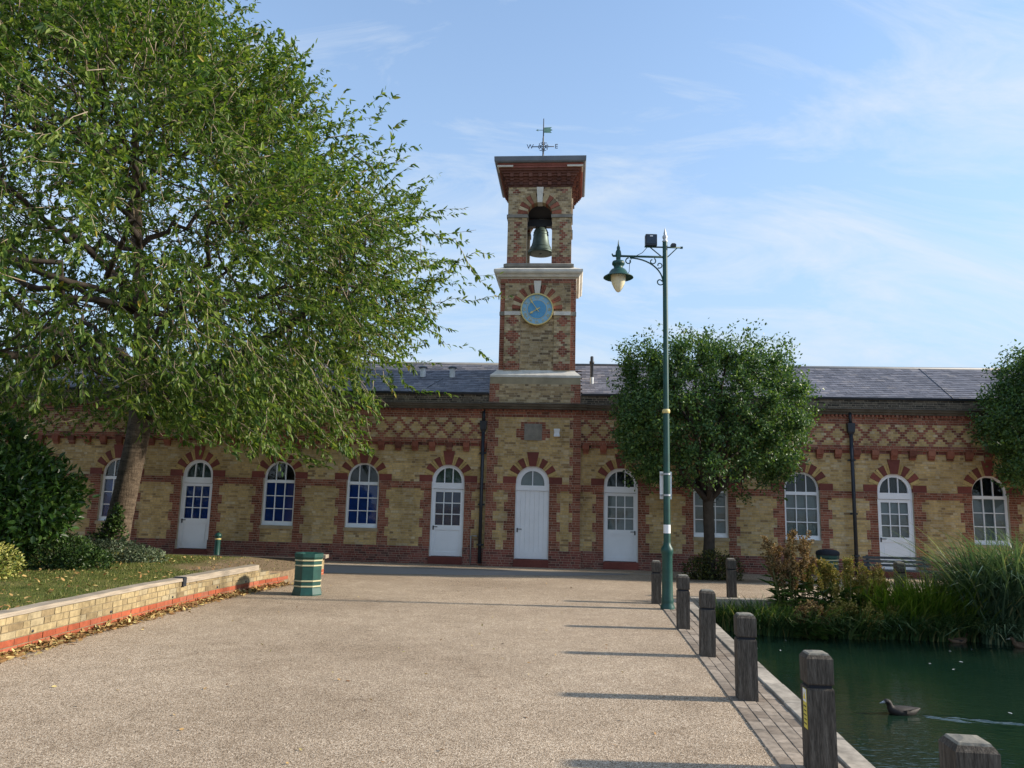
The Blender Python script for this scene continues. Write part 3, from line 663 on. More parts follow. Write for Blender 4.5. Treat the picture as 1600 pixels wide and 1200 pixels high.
for wi, T in enumerate(walls):
    wdt = Wd if wi in (0, 3) else BDp-.006; c_ = wdt/2
    tow.lay(T, 8.985, 11.45, 0, bel(wdt, c_), bond='header', thick=.32 if wi in (0, 3) else .3)
    if wi in (0, 1, 2, 3):
        for a, b in ((-.015, c_-BR+.03), (c_+BR-.03, wdt+.015)): MB().box(a, b, -.33+.002*wi, .035+.002*(wi % 2), 10.45, 10.55+.002*(wi % 2), 0, T).build('impost_band', GSTONE, bld)
        def vz(name, pts, d0, d1, mat): MB().prism([(c_+u, BZS+z) for u, z in pts], d0, d1, T).build(name, mat, bld)
        for a, b in ((0, 13), (24, 37), (50, 63), (117, 130), (143, 156), (167, 180)): vz('voussoir', ringpiece(R(a)+.01, R(b)-.01, BR, .68, 2), -.3, .012, RED)
        for a, b in ((13, 24), (37, 50), (63, 80), (100, 117), (130, 143), (156, 167)): vz('voussoir', ringpiece(R(a)+.01, R(b)-.01, BR, .67, 2), -.3, .004, TYEL)
        vz('keystone', [(-.075, .37), (.075, .37), (.105, .87), (-.105, .87)], -.3, .04, STONE)
towo = tow.build('tower', bld)
# corbelled head: stepped brick courses, dentils, stone ends, cap
hd = MB(); prof = []
for z, z2, o_ in ((11.45, 11.52, .02), (11.52, 11.6, .045), (11.6, 11.68, .07), (11.68, 11.76, .1), (11.76, 11.83, .16), (11.83, 11.9, .21), (11.9, 11.97, .26)):
    hd.rects([(z, o_), (z2-.0005, o_)], BX0, BX1, BD0, BD0+BDp)
HEADM = piecemat('dark_red_head_brick', [(0, (.1, .045, .035)), (.5, (.16, .065, .045)), (1, (.2, .09, .065))]); headr = hd.build('corbelled_head', HEADM, bld)  # head brick darker and browner than the red brick below
fz = MB(); fz.rects([(11.9695, .3), (12.035, .3)], BX0, BX1, BD0, BD0+BDp); fz.rects([(12.035, .325), (12.1, .335)], BX0, BX1, BD0, BD0+BDp); fz.build('frieze', DRED, bld)
dn = MB()
for k in range(7):
    t = BX0+.1+k*(Wd-.2)/6
    for zz, o_ in ((11.5, .085), (11.63, .13), (11.72, .2)):
        dn.box(t-.055, t+.055, BD0-o_, BD0, zz, zz+.11); dn.box(t-.055, t+.055, BD0+BDp, BD0+BDp+o_, zz, zz+.11)
        yy = BD0+.1+k*(BDp-.2)/6; dn.box(BX1, BX1+o_, yy-.055, yy+.055, zz, zz+.11); dn.box(BX0-o_, BX0, yy-.055, yy+.055, zz, zz+.11)
o = dn.build('dentils', HEADM, headr); o['kind'] = 'stuff'
for a, b in ((BX0-.345, BX0+.15), (BX1-.15, BX1+.345)): MB().box(a, b, BD0-.345, BD0+.1, 11.98, 12.03).build('stone_end', STONE, bld)
MB().rects([(12.1, .4), (12.14, .43), (12.27, .435), (12.285, .43), (12.6, -.9)], BX0, BX1, BD0, BD0+BDp).build('lead_cap', LEAD, bld)
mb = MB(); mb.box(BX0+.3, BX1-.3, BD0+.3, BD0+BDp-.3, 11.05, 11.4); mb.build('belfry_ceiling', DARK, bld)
# clock
ck = empty('clock', (CC[0], -.03, CC[1]), 0, bld)
def disc(r, d, mat, name, r_in=0, th=.03, n=48):
    m = MB()
    if r_in: 
        for i in range(n): m.prism(ringpiece(2*math.pi*i/n, 2*math.pi*(i+1)/n, r_in, r, 1), d-th, d, TF)
    else: m.prism(arcpts(r, 0, 2*math.pi, n)[:-1], d-th, d, TF)
    return m.build(name, mat, ck)
DLT = M('light_blue_enamel', (.24, .45, .6), .4, .06, 3, 0); DDK = M('blue_enamel', (.09, .31, .52), .4, .06, 3, 0)
disc(.475, 0, DLT, 'dial', th=.12); disc(.29, .006, DDK, 'inner_dial', th=.01); disc(.497, .05, GOLD, 'bezel', .462, .16); disc(.3, .009, GOLD, 'chapter_line', .288, .01)
def text(body, size, mat, name, parent, loc, rot, depth=.004):
    cu = bpy.data.curves.new(name, 'FONT'); cu.body = body; cu.size = size; cu.extrude = depth; cu.align_x = 'CENTER'; cu.align_y = 'CENTER'
    t = bpy.data.objects.new(name+'_tmp', cu); COL.objects.link(t); bpy.context.view_layer.update()
    me = bpy.data.meshes.new_from_object(t.evaluated_get(bpy.context.evaluated_depsgraph_get())); bpy.data.objects.remove(t); me.materials.clear(); me.materials.append(mat)
    o = link(name, me, parent, loc); o.rotation_euler = rot; return o
for h, s in enumerate(['XII', 'I', 'II', 'III', 'IV', 'V', 'VI', 'VII', 'VIII', 'IX', 'X', 'XI']):
    a = R(30*h); text(s, .12, GOLD, 'numeral', ck, (.375*math.sin(a), -.008, .375*math.cos(a)), (math.pi/2, a, 0))
def hand(ang, L, wd, d):
    a = R(ang); m = MB(); pts = [(-wd*.6, -.1), (wd*.6, -.1), (wd*.5, L*.5), (wd*1.6, L*.68), (0, L), (-wd*1.6, L*.68), (-wd*.5, L*.5)]
    m.prism([(x*math.cos(a)+z*math.sin(a), -x*math.sin(a)+z*math.cos(a)) for x, z in pts], d-.008, d, TF); m.build('hand', GOLD, ck)
hand(239, .27, .024, .03); hand(325, .41, .016, .042); disc(.03, .05, GOLD, 'hub', th=.04, n=16)
# weather vane
vn = empty('weather_vane', (Bc+.02, BD0+BDp/2, 12.5), 0, bld)
mb = MB(); mb.lathe([(.1, -.1), (.1, .06), (.06, .09), (.055, .12), (.085, .16), (.1, .22), (.085, .28), (.045, .33), (.03, .36), (.026, .5), (.022, 1.0), (.014, 1.75), (.004, 1.78)], seg=12); mb.build('rod', BLACKM, vn)
mb = MB()
for a in (0, 90): 
    c_, s_ = math.cos(R(a)), math.sin(R(a)); mb.tube([(-.36*c_, -.36*s_, .78), (.36*c_, .36*s_, .78)], .015, 6)
for k in range(8):
    a = 2*math.pi*k/8
    for pl in (0, 1):
        pts = [];
        for i in range(9):
            b_ = a+i*math.pi/4.5; r_ = .05; cx_, cz_ = .12*math.cos(a), .12*math.sin(a)
            p = (cx_+r_*math.cos(b_), cz_+r_*math.sin(b_)); pts.append((p[0], 0, .78+p[1]) if pl == 0 else (0, p[0], .78+p[1]))
        mb.tube(pts, .011, 5)
mb.build('cardinal_arms', BLACKM, vn)
for ch_, x, y in (('W', -.43, 0), ('E', .43, 0), ('N', 0, .43), ('S', 0, -.43)): text(ch_, .22, BLACKM, 'letter', vn, (x, y, .78), (math.pi/2, 0, 0 if y == 0 else math.pi/2), .008)
mb = MB(); mb.tube([(-.24, 0, 1.36), (.06, 0, 1.36)], .01, 6); mb.prism([(-.25, 1.36), (-.17, 1.4), (-.19, 1.36), (-.17, 1.32)], -.006, .006, TF)
mb.prism([(0, 1.27), (.27, 1.26), (.22, 1.32), (.3, 1.36), (.22, 1.4), (.27, 1.46), (0, 1.45)], -.006, .006, TF); mb.build('banner_arrow', VERD, vn)
# the bell hangs in the belfry: a thing of its own
BYc = BD0+BDp/2; bw = bld_mat @ Vector((Bc, BYc, 0))
bell = empty('bell', (bw.x, bw.y, 9.62), -TH); tag(bell, 'green bronze bell hanging in the tower arch above the clock', 'bell')
mb = MB(); mb.lathe([(.30, .0), (.41, .0), (.405, .03), (.37, .1), (.32, .2), (.275, .34), (.25, .5), (.235, .66), (.22, .76), (.17, .84), (.08, .875), (.05, .9)], seg=32); mb.build('bell_body', BRONZE, bell)
for z, r_ in ((.06, .402), (.2, .328), (.62, .245), (.7, .236)): MB().lathe([(r_-.01, -.012), (r_+.006, -.006), (r_+.006, .006), (r_-.01, .012)], (0, 0, z), 32).build('moulding_band', BRONZE, bell)
mb = MB(); mb.tube([(0, 0, .7), (0, 0, .1)], .02, 8); mb.lathe([(.02, 0), (.06, .03), (.06, .07), (.02, .1)], (0, 0, -.02), 12); mb.build('clapper', BLACKM, bell)
mb = MB(); mb.rects([(.88, 0), (1.12, 0)], -.92, .92, -.1, .1); mb.box(-.06, .06, -.06, .06, .84, .9); mb.build('headstock', BLACKM, bell)
mb = MB()
for s in (-1, 1): mb.tube([(s*.16, 0, .9), (s*.16, 0, .72)], .015, 6)
mb.build('strap', BLACKM, bell)
# ------------------------------------------------------------------ raised lawn and its low brick walls
WP = [(-5.2, 4.6), (-5.05, 6.3), (-4.99, 7.94), (-4.93, 9.61), (-4.81, 12.14), (-4.53, 14.3), (-4.3, 15.5)]
def wpt(s):
    for (a, b) in zip(WP[:-1], WP[1:]):
        L = math.dist(a, b)
        if s <= L or b is WP[-1]:
            t = s/L; d = ((b[0]-a[0])/L, (b[1]-a[1])/L); return (a[0]+(b[0]-a[0])*t, a[1]+(b[1]-a[1])*t), d
        s -= L
WLEN = sum(math.dist(a, b) for a, b in zip(WP[:-1], WP[1:]))
LB = piecemat('buff_wall_brick', [(0, (.25, .185, .1)), (.4, (.35, .27, .145)), (.8, (.39, .305, .165)), (1, (.35, .295, .19))], soot=True, namt=.4, bmp=.4)  # the brick's own buff, tone random per brick
LR = piecemat('orange_red_wall_brick', [(0, (.3, .075, .035)), (.6, (.4, .105, .05)), (1, (.36, .12, .07))], namt=.3, bmp=.4)
TIMB = M('silvered_timber', (.3, .25, .19), .9, .4, 3, .5, stretch=(1, 1, 14))
wall_ = empty('garden_wall', (0, 0, 0)); tag(wall_, 'low curved wall of buff bricks on two red courses edging the lawn', 'wall')
bk = MB(); CHW = .075; DEP = .2
def wall_top(s):                                        # number of courses along the wall
    f = WLEN-s
    return 2 if f < .35 else 3 if f < .75 else 4 if f < 1.15 else 5
n_ = 60
for i in range(n_):
    s0, s1 = WLEN*i/n_, WLEN*(i+1)/n_; (p, d), (q, e) = wpt(s0), wpt(s1-.0001); h = wall_top((s0+s1)/2)*CHW-.004
    nrm = lambda d: (d[1], -d[0])
    a = nrm(d); c = nrm(e); o1 = .006; o2 = DEP-.01
    P0 = (p[0]-a[0]*o1, p[1]-a[1]*o1); P1 = (q[0]-c[0]*o1, q[1]-c[1]*o1); P2 = (q[0]-c[0]*o2, q[1]-c[1]*o2); P3 = (p[0]-a[0]*o2, p[1]-a[1]*o2)
    bk.add([(x, y, z) for z in (-.05, h) for x, y in (P0, P1, P2, P3)], [(4, 5, 6, 7), (0, 1, 5, 4), (2, 3, 7, 6), (1, 2, 6, 5), (3, 0, 4, 7)])
bk.build('mortar_core', M('sandy_mortar', (.2, .16, .1), .95, .3, 9), wall_)
lbm = {}
for j in range(5):
    s = -.06*(j % 2)-.05*(j == 2); k = j
    while s < WLEN:
        L = .215 if k % 2 == 0 or j < 2 else .102
        if j >= 2 and k % 2 and random.random() < .35: L = .215
        k += 1; c = s+L/2; s += L+.01
        if c < .1 or c > WLEN-.05 or wall_top(c) <= j: continue
        (p, d) = wpt(c); red = j < 2; key = (L, red)
        if key not in lbm: lbm[key] = MB().rects([(-.0325, -.001), (-.03, 0), (.03, 0), (.0325, -.001)], -L/2, L/2, 0, .1).mesh('brick', LR if red else LB)
        o = link('brick', lbm[key], wall_, (p[0]-d[1]*random.uniform(-.004, .003), p[1]+d[0]*0, j*CHW+.0375)); o.rotation_euler = (random.uniform(-.01, .01), random.uniform(-.012, .012), math.atan2(d[1], d[0])+math.pi*0)
        # brick's front (local y=0 side) must face right of the walking direction
        o.rotation_euler.z = math.atan2(d[1], d[0])
# weep holes as short dark pipes
wh = MB()
for s in (3.8, 5.3, 6.9, 8.3, 9.3):
    (p, d) = wpt(s); z = 2*CHW+.03; wh.tube([(p[0]-d[1]*.1, p[1]+d[0]*.1, z), (p[0]+d[1]*.012, p[1]-d[0]*.012, z)], .016, 8)
wh.build('weep_pipe', BLACKM, wall_)
def beam(name, s0, s1, h, z, dep, outw, mat, parent, taper=0):
    m = MB(); n = 14; vs = []
    for i in range(n+1):
        (p, d) = wpt(s0+(s1-s0)*i/n); w1 = outw+random.uniform(-.012, .008)*taper; w2 = dep
        hh = h*(1+random.uniform(-.12, .06)*taper)
        for w, zz in ((w1, z), (w1-.008, z+hh), (-w2, z+hh+.004), (-w2, z)): vs.append((p[0]+d[1]*w, p[1]-d[0]*w, zz))
    fs = [(0, 1, 2, 3), tuple(4*n+3-i for i in range(4))]
    for i in range(n):
        for k in range(4): fs.append((4*i+k, 4*i+(k+1) % 4, 4*i+4+(k+1) % 4, 4*i+4+k))
    m.add(vs, fs); return m.build(name, mat, parent)
beam('timber_coping', .05, 7.2, .05, 5*CHW+.002, .16, .012, TIMB, wall_, 1.6)
beam('timber_coping', 7.26, WLEN-1.2, .09, 5*CHW-.035, .16, .022, TIMB, wall_, .5)
mb = MB(); (p, d) = wpt(7.2); mb.box(-.05, .05, -.03, .14, .3, .43); o = mb.build('iron_cleat', BLACKM, wall_, (p[0]+d[1]*.0, p[1], 0)); o.rotation_euler.z = math.atan2(d[1], d[0])
# second wall behind the lawn with a brick end pier
w2 = empty('sleeper_wall', (0, 0, 0)); tag(w2, 'dark timber topped wall behind the lawn ending in a small brick pier', 'wall')
mb = MB(); mb.box(-24, -4.35, 17.62, 17.8, -.15, .2); mb.build('wall_body', DRED, w2); mb = MB(); mb.box(-24, -4.25, 17.56, 17.84, .2, .34); mb.build('sleeper', M('tarred_timber', (.045, .035, .03), .85, .4, 4, .4), w2)
pb = {}
for j in range(5):
    for i, (x0, L) in enumerate(((-4.33, .215), (-4.22 if j % 2 else -4.33, .1))):
        pass
    m_ = LR if j < 2 else LB
    if j % 2: spots = [(-4.24, 17.65, .215, 0)]
    else: spots = [(-4.295, 17.65, .102, 0), (-4.185, 17.65, .102, 0)]
    for x, y, L, a in spots:
        key = (L, j < 2)
        if key not in pb: pb[key] = MB().rects([(-.0325, 0), (.0325, 0)], -L/2, L/2, -.11, .11).mesh('brick', m_)
        link('brick', pb[key], w2, (x, y, j*.075-.005))
mb = MB(); mb.box(-4.342, -4.138, 17.545, 17.755, -.15, .33); mb.build('pier_core', MORT, w2)
mb = MB(); mb.box(-4.45, -4.05, 17.5, 17.82, .345, .42); mb.build('beam_end', TIMB, w2)
# lawn surface
GR = None
def grassmat():
    m, t, b = newmat('dry_lawn'); c = ramp(t, noise(t, 1.3, 6, .7), [(.25, (.055, .075, .018)), (.5, (.11, .12, .03)), (.75, (.2, .17, .07))])
    c = mulcol(t, c, ramp(t, noise(t, 30, 4, .7), [(.3, (.7, .7, .7)), (.7, (1.15, 1.15, 1.15))])); tc = nn(t, 'ShaderNodeTexCoord'); sp = nn(t, 'ShaderNodeSeparateXYZ'); t.links.new(tc.outputs['Object'], sp.inputs[0])
    def ss(v, a, b_): r = nn(t, 'ShaderNodeMapRange', interpolation_type='SMOOTHSTEP'); t.links.new(v, r.inputs[0]); r.inputs[1].default_value = a; r.inputs[2].default_value = b_; return r.outputs[0]
    nz = vmath(t, 'MULTIPLY', vmath(t, 'SUBTRACT', noise(t, 1.6, 5, .6), .5), 1.6)
    bare = vmath(t, 'MULTIPLY', ss(vmath(t, 'ADD', sp.outputs[0], nz), -6.6, -5.4), ss(vmath(t, 'ADD', sp.outputs[1], nz), 13.2, 14.4))      # trodden bare earth at the wall's broken end
    mxn = nn(t, 'ShaderNodeMixRGB'); t.links.new(bare, mxn.inputs[0]); t.links.new(c, mxn.inputs[1]); t.links.new(ramp(t, noise(t, 14, 5, .7), [(.3, (.13, .09, .055)), (.7, (.3, .22, .14))]), mxn.inputs[2]); c = mxn.outputs[0]
    t.links.new(c, b.inputs['Base Color']); b.inputs['Roughness'].default_value = .95; b.inputs['Specular IOR Level'].default_value = .1
    bump(t, b, noise(t, 60, 3), .6, .02); return m
GRM = grassmat()
def lz(x, y):
    t = min(1, max(0, (y-13.4)/2.0)); edge = -.12*t*max(0, min(1, (x+6.0)/1.6)); return .355+edge+.03*math.sin(x*.8)*math.sin(y*.6)*(x < -6)
gl = MB(); rowsL = []
for i in range(41):
    y = 4.6+(17.6-4.6)*i/40; s = 0
    xw = np.interp(y, [p[1] for p in WP]+[17.6], [p[0] for p in WP]+[-4.35]) - (.17 if y < 15.3 else .02)
    rowsL.append([(xw-(xw+26)*(k/22)**1.6, y) for k in range(23)])
for a in range(40):
    for k in range(22):
        q = [rowsL[a][k+1], rowsL[a][k], rowsL[a+1][k], rowsL[a+1][k+1]]; gl.add([(x, y, lz(x, y)) for x, y in q], [(0, 1, 2, 3)], 0, True)
for a in range(40): (x, y), (x2, y2) = rowsL[a][0], rowsL[a+1][0]; gl.add([(x, y, lz(x, y)), (x, y, -.05), (x2, y2, -.05), (x2, y2, lz(x2, y2))], [(0, 1, 2, 3)])
o = gl.build('lawn', GRM); o['kind'] = 'structure'
# ------------------------------------------------------------------ leaf and blade machinery (numpy)
def frames(Dv, Nv):
    Dv = Dv/np.linalg.norm(Dv, axis=1, keepdims=True); S_ = np.cross(Dv, Nv); S_ /= np.maximum(1e-6, np.linalg.norm(S_, axis=1, keepdims=True)); N2 = np.cross(S_, Dv); return Dv, S_, N2
def leaf_verts(Pp, Dv, Nv, L, Wd, fold=.25, curl=.12):
    Dv, S_, N2 = frames(Dv, Nv); L = L[:, None]; Wd = Wd[:, None]
    st = [(0, 0, 0), (.3, 1, fold), (.68, .8, fold*.8), (1, 0, 0), (.68, -.8, fold*.8), (.3, -1, fold)]
    out = [Pp+Dv*L*a+S_*Wd*.5*b+N2*(Wd*.5*c-L*curl*a*a) for a, b, c in st]
    return np.stack(out, 1)
LF = np.array([[0, 1, 2, 3], [0, 3, 4, 5]])
def leaves_obj(name, Pp, Dv, Nv, L, Wd, mat, parent, **k):
    v = leaf_verts(Pp, Dv, Nv, L, Wd, **k); n = len(v); f = (np.arange(n)[:, None, None]*6+LF[None]).reshape(-1, 4)
    o = link(name, np_mesh(name, v.reshape(-1, 3), f, mat), parent); o['kind'] = 'stuff'; return o
def unit(n):
    v = rng.normal(size=(n, 3)); return v/np.linalg.norm(v, axis=1, keepdims=True)
def fib(n, jitter=.3):
    i = np.arange(n)+.5; ph = np.arccos(1-2*i/n); th = math.pi*(1+5**.5)*i; p = np.stack([np.cos(th)*np.sin(ph), np.sin(th)*np.sin(ph), np.cos(ph)], 1)+rng.normal(size=(n, 3))*jitter/np.sqrt(n)*2; return p/np.linalg.norm(p, axis=1, keepdims=True)
class Tree:
    """limbs -> branches -> twigs; every branch a tapered curve, leaves along the twigs"""
    def __init__(s): s.wood = MB(); s.twv = []; s.P = []; s.D = []
    def curve(s, a, b, n=6, sag=0., wob=.06):
        a = np.array(a, float); b = np.array(b, float); L = np.linalg.norm(b-a); t = np.linspace(0, 1, n+1)[:, None]
        off = rng.normal(size=(n+1, 3))*wob*L*np.sin(t*math.pi); p = a+(b-a)*t+off; p[:, 2] += -sag*L*(t[:, 0]**2)+sag*L*t[:, 0]*.6; return p
    def limb(s, p, r0, r1, seg=8): s.wood.tube([tuple(q) for q in p], list(np.linspace(r0, r1, len(p))), seg)
def barkmat():
    m, t, b = newmat('cherry_bark'); a = noise(t, 3.2, 6, .7, stretch=(1.2, 1.2, 5)); f = noise(t, 9, 6, .75, stretch=(3, 3, .6)); g2 = noise(t, 1.1, 3, .5)
    c = ramp(t, a, [(.3, (.055, .04, .03)), (.5, (.14, .105, .075)), (.66, (.2, .155, .115)), (.8, (.3, .25, .2))]); c = mulcol(t, c, ramp(t, f, [(.3, (.55, .55, .55)), (.65, (1.1, 1.1, 1.1))])); c = mulcol(t, c, ramp(t, g2, [(.3, (.65, .65, .62)), (.7, (1.1, 1.1, 1.1))]))
    t.links.new(c, b.inputs['Base Color']); b.inputs['Roughness'].default_value = .9; b.inputs['Specular IOR Level'].default_value = .2; bump(t, b, vmath(t, 'ADD', vmath(t, 'MULTIPLY', a, .8), f), 1.0, .03); return m
BARK = barkmat()
DBARK = piecemat('dark_bark', [(0, (.05, .04, .033)), (1, (.065, .052, .04))], nscale=9, namt=.4, bmp=.7)
# ---- the big cherry on the lawn
CH = leafmat('cherry_leaf', [(0, (.03, .075, .016)), (.35, (.075, .14, .027)), (.7, (.135, .205, .04)), (.985, (.25, .32, .08)), (1, (.36, .27, .05))], .45, .45, .3)
big = empty('cherry_tree', (-9.21, 18.3, .3)); tag(big, 'big spreading leafy tree with leaning pale trunk rising from the lawn', 'tree')
T0 = np.array([-9.21, 18.3, .3]); C_ = np.array([-9.6, 16.2, 7.4]); A_ = np.array([8.35, 8.7, 6.3])
tr = Tree()
trunk = MB(); pts = [(-9.24, 18.3, .1), (-9.2, 18.3, .45), (-9.12, 18.3, 1.0), (-9.0, 18.3, 2.0), (-8.86, 18.25, 3.0), (-8.78, 18.2, 3.7), (-8.82, 18.1, 4.6), (-8.95, 18.0, 6.0), (-9.1, 17.8, 7.5), (-9.2, 17.5, 9.5), (-9.3, 17.2, 11.5)]
trunk.tube(pts, [.4, .33, .285, .26, .255, .27, .21, .17, .13, .09, .04], 18); o = trunk.build('trunk', BARK, big); o.matrix_parent_inverse = Matrix.Translation(-big.location)
FK = np.array([-8.78, 18.2, 3.6])
def proj(Pw):
    d = np.asarray(Pw)-np.array([0, 0, CAMH]); z = d@np.array(fw); return 800+1200*(d@np.array(rr))/z, 600-1200*(d@np.array(uu))/z, z
def floor_ok(p):
    # browse line: high near the trunk, drooping outwards and lowest on the open east side
    h = np.hypot(p[:, 0]+9, p[:, 1]-18.2); e = np.clip((p[:, 0]+6.0)/1.5, 0, 1)
    ok = p[:, 2] > 3.75-.125*h-.95*e+.15*np.sin(p[:, 0]*2.1)*np.sin(p[:, 1]*1.7)
    back = (p[:, 1] > 17.2) & (p[:, 0] > -9.2) & (p[:, 2] < np.minimum(6.5, 2.3+.47*(p[:, 0]+8.8)))     # opening shaped into the far east crown to let sun onto the trunk
    return ok & ~back
def clump(p):
    # foliage gathers in clumps with thinner air between them
    f = np.sin(p[:, 0]*1.55+.7*np.sin(p[:, 2]*1.1))*np.sin(p[:, 1]*1.4+1.3)*np.sin(p[:, 2]*1.75+.8*np.sin(p[:, 0]*.9)); f2 = np.sin(p[:, 0]*3.3+2)*np.sin(p[:, 1]*3.1)*np.sin(p[:, 2]*3.6+1)
    return np.clip(.62+1.25*f+.5*f2, .12, 1)
TAP = lambda q: np.column_stack([C_[0]+(q[:, 0]-C_[0])*np.clip(1-.058*np.maximum(0, q[:, 2]-6.3), .3, 1), C_[1]+(q[:, 1]-C_[1])*np.clip(1-.05*np.maximum(0, q[:, 2]-6.3), .3, 1), q[:, 2]])   # crown narrows upwards
ld = fib(26); ld = ld[ld[:, 2] > -.45]; limbs = []
for i, v in enumerate(ld):
    e = TAP((C_+A_*v*.55)[None])[0]; st = np.array(pts[5+min(5, int(max(0, (e[2]-3.5)/1.6)))]) if e[2] > 5 else FK
    if e[2] < 4.0: e[2] = 4.0
    c = tr.curve(st, e, 8, -.12 if v[2] < .3 else 0, .05); limbs.append(c); tr.limb(c, .09 if v[2] < .5 else .075, .03, 9)
# strong right limb and a long bare bough reaching towards the viewer on the left
rl = np.array([(-8.7, 18.15, 3.55), (-8.2, 18.0, 4.0), (-7.4, 17.7, 4.35), (-6.3, 17.2, 4.8), (-5.0, 16.6, 5.4), (-3.7, 16.0, 6.2)]); limbs.append(rl); tr.limb(rl, .21, .05, 12)
ll = np.array([(-8.7, 18.0, 4.0), (-8.2, 15.5, 4.3), (-7.8, 13.2, 3.95), (-8.0, 11.5, 3.7), (-8.6, 10.3, 3.6)]); limbs.append(ll); tr.limb(ll, .12, .04, 9)
lp = np.concatenate(limbs); bd = np.concatenate([fib(330)*rng.uniform(.66, .9, (330, 1)), fib(110)*rng.uniform(.3, .6, (110, 1))]); be = TAP(C_+A_*bd); be = be[floor_ok(be)]
br = []
for e in be:
    k = np.argmin(np.linalg.norm(lp-e, axis=1)+rng.uniform(0, .8, len(lp))); c = tr.curve(lp[k], e, 6, .1, .07); br.append(c); tr.limb(c, .024, .008, 5)
bp = np.concatenate([c[2:] for c in br])
N = 18500; dirs = unit(N); rad = rng.uniform(.5, 1.0, N)**.6; lump = 1+.07*np.sin(dirs[:, 0]*7+1)*np.sin(dirs[:, 1]*6+dirs[:, 2]*8)
te = C_+A_*dirs*(rad*lump)[:, None]; te = TAP(te); te = te[floor_ok(te)]; te = te[rng.random(len(te)) < clump(te)]
px_, py_, pz_ = proj(te); infr = (px_ > -150) & (px_ < 1750) & (py_ > -150) & (py_ < 1300); te = te[infr | (rng.random(len(te)) < .25)]
spr = unit(1500);  spr = spr[(spr[:, 0] > .1) & (spr[:, 2] > -.5)]; spr = C_+A_*spr*rng.uniform(1.0, 1.17, (len(spr), 1)); spr = TAP(spr); spr = spr[floor_ok(spr)]; spr = spr[rng.random(len(spr)) < clump(spr)**2]; sk = np.column_stack([rng.uniform(-6.6, -2.7, 420), rng.uniform(12.3, 16.6, 420), rng.uniform(2.35, 3.7, 420)]); sk = sk[(sk[:, 2] > 2.3+.12*np.abs(sk[:, 0]+4.3)) & (rng.random(420) < clump(sk))]; te = np.concatenate([te, sk])   # low skirt of the east side
nmain = len(te); te = np.concatenate([te, spr])
twig = MB(); LP, LD_, LN = [], [], []
for ti, e in enumerate(te):
    k = np.argmin(np.linalg.norm(bp-e, axis=1)); a = bp[k]; d = e-a; L = np.linalg.norm(d)
    o_ = (e-C_)/A_; o_ = o_/max(.2, np.linalg.norm(o_))+np.array([0, 0, .12]); d = d/max(L, .05)*.45+o_*.6+rng.normal(size=3)*.3; d /= np.linalg.norm(d)
    a = e-d*(rng.uniform(.7, 1.6) if ti < nmain else rng.uniform(1.5, 2.6)); c = tr.curve(a, e, 5, .05, .05)
    if rng.random() < .5: twig.tube([tuple(q) for q in c], [.009, .008, .007, .006, .004, .003], 3)
    Lc = np.linalg.norm(e-a); n = int(12+Lc*(14 if ti < nmain else 22)); t = rng.uniform(.12, 1.0, n); i = np.clip((t*5).astype(int), 0, 4); f = (t*5-i)[:, None]
    p = c[i]*(1-f)+c[i+1]*f; td = c[i+1]-c[i]; td /= np.linalg.norm(td, axis=1, keepdims=True)
    dv = td*.75+rng.normal(size=(n, 3))*.45+np.array([0, 0, -.3]); LP.append(p); LD_.append(dv); LN.append(np.array([0, 0, 1.])+rng.normal(size=(n, 3))*.5)
LP, LD_, LN = map(np.concatenate, (LP, LD_, LN)); n = len(LP); Ls = rng.uniform(.065, .17, n); Ws = Ls*rng.uniform(.28, .42, n)
def local(o, parent): o.matrix_parent_inverse = Matrix.Translation(-parent.location); return o
wb = local(tr.wood.build('branches', DBARK, big), big); local(twig.build('twigs', M('pale_twig_bark', (.3, .24, .17), .9, .3, 6, .2), big), big)['kind'] = 'stuff'
order = np.argsort(np.linalg.norm(LP-np.array([0, 0, 1.6]), axis=1)); vis = [i for i in order[:4000] if 0 < proj(LP[i])[0] < 1600 and 0 < proj(LP[i])[1] < 1200][:298]
mask = np.ones(n, bool); mask[vis] = False
crown = local(leaves_obj('crown', LP[mask], LD_[mask], LN[mask], Ls[mask], Ws[mask], CH, big), big)
ul = leaf_verts(np.zeros((1, 3)), np.array([[0, 1., 0]]), np.array([[0, 0, 1.]]), np.ones(1), np.ones(1)*.34)[0]
ulm = bpy.data.meshes.new('leaf'); ulm.from_pydata([tuple(p) for p in ul], [], [tuple(f) for f in LF]); ulm.materials.append(CH)
Dn, Sn, Nn = frames(LD_[vis], LN[vis])
for j, i in enumerate(vis):
    o = link('leaf', ulm, crown); m = Matrix((( -Sn[j][0], Dn[j][0], Nn[j][0], LP[i][0]), (-Sn[j][1], Dn[j][1], Nn[j][1], LP[i][1]), (-Sn[j][2], Dn[j][2], Nn[j][2], LP[i][2]), (0, 0, 0, 1)))
    l_ = float(Ls[i]); o.matrix_basis = m @ Matrix.Diagonal((l_, l_, l_, 1))
print('cherry leaves', n)
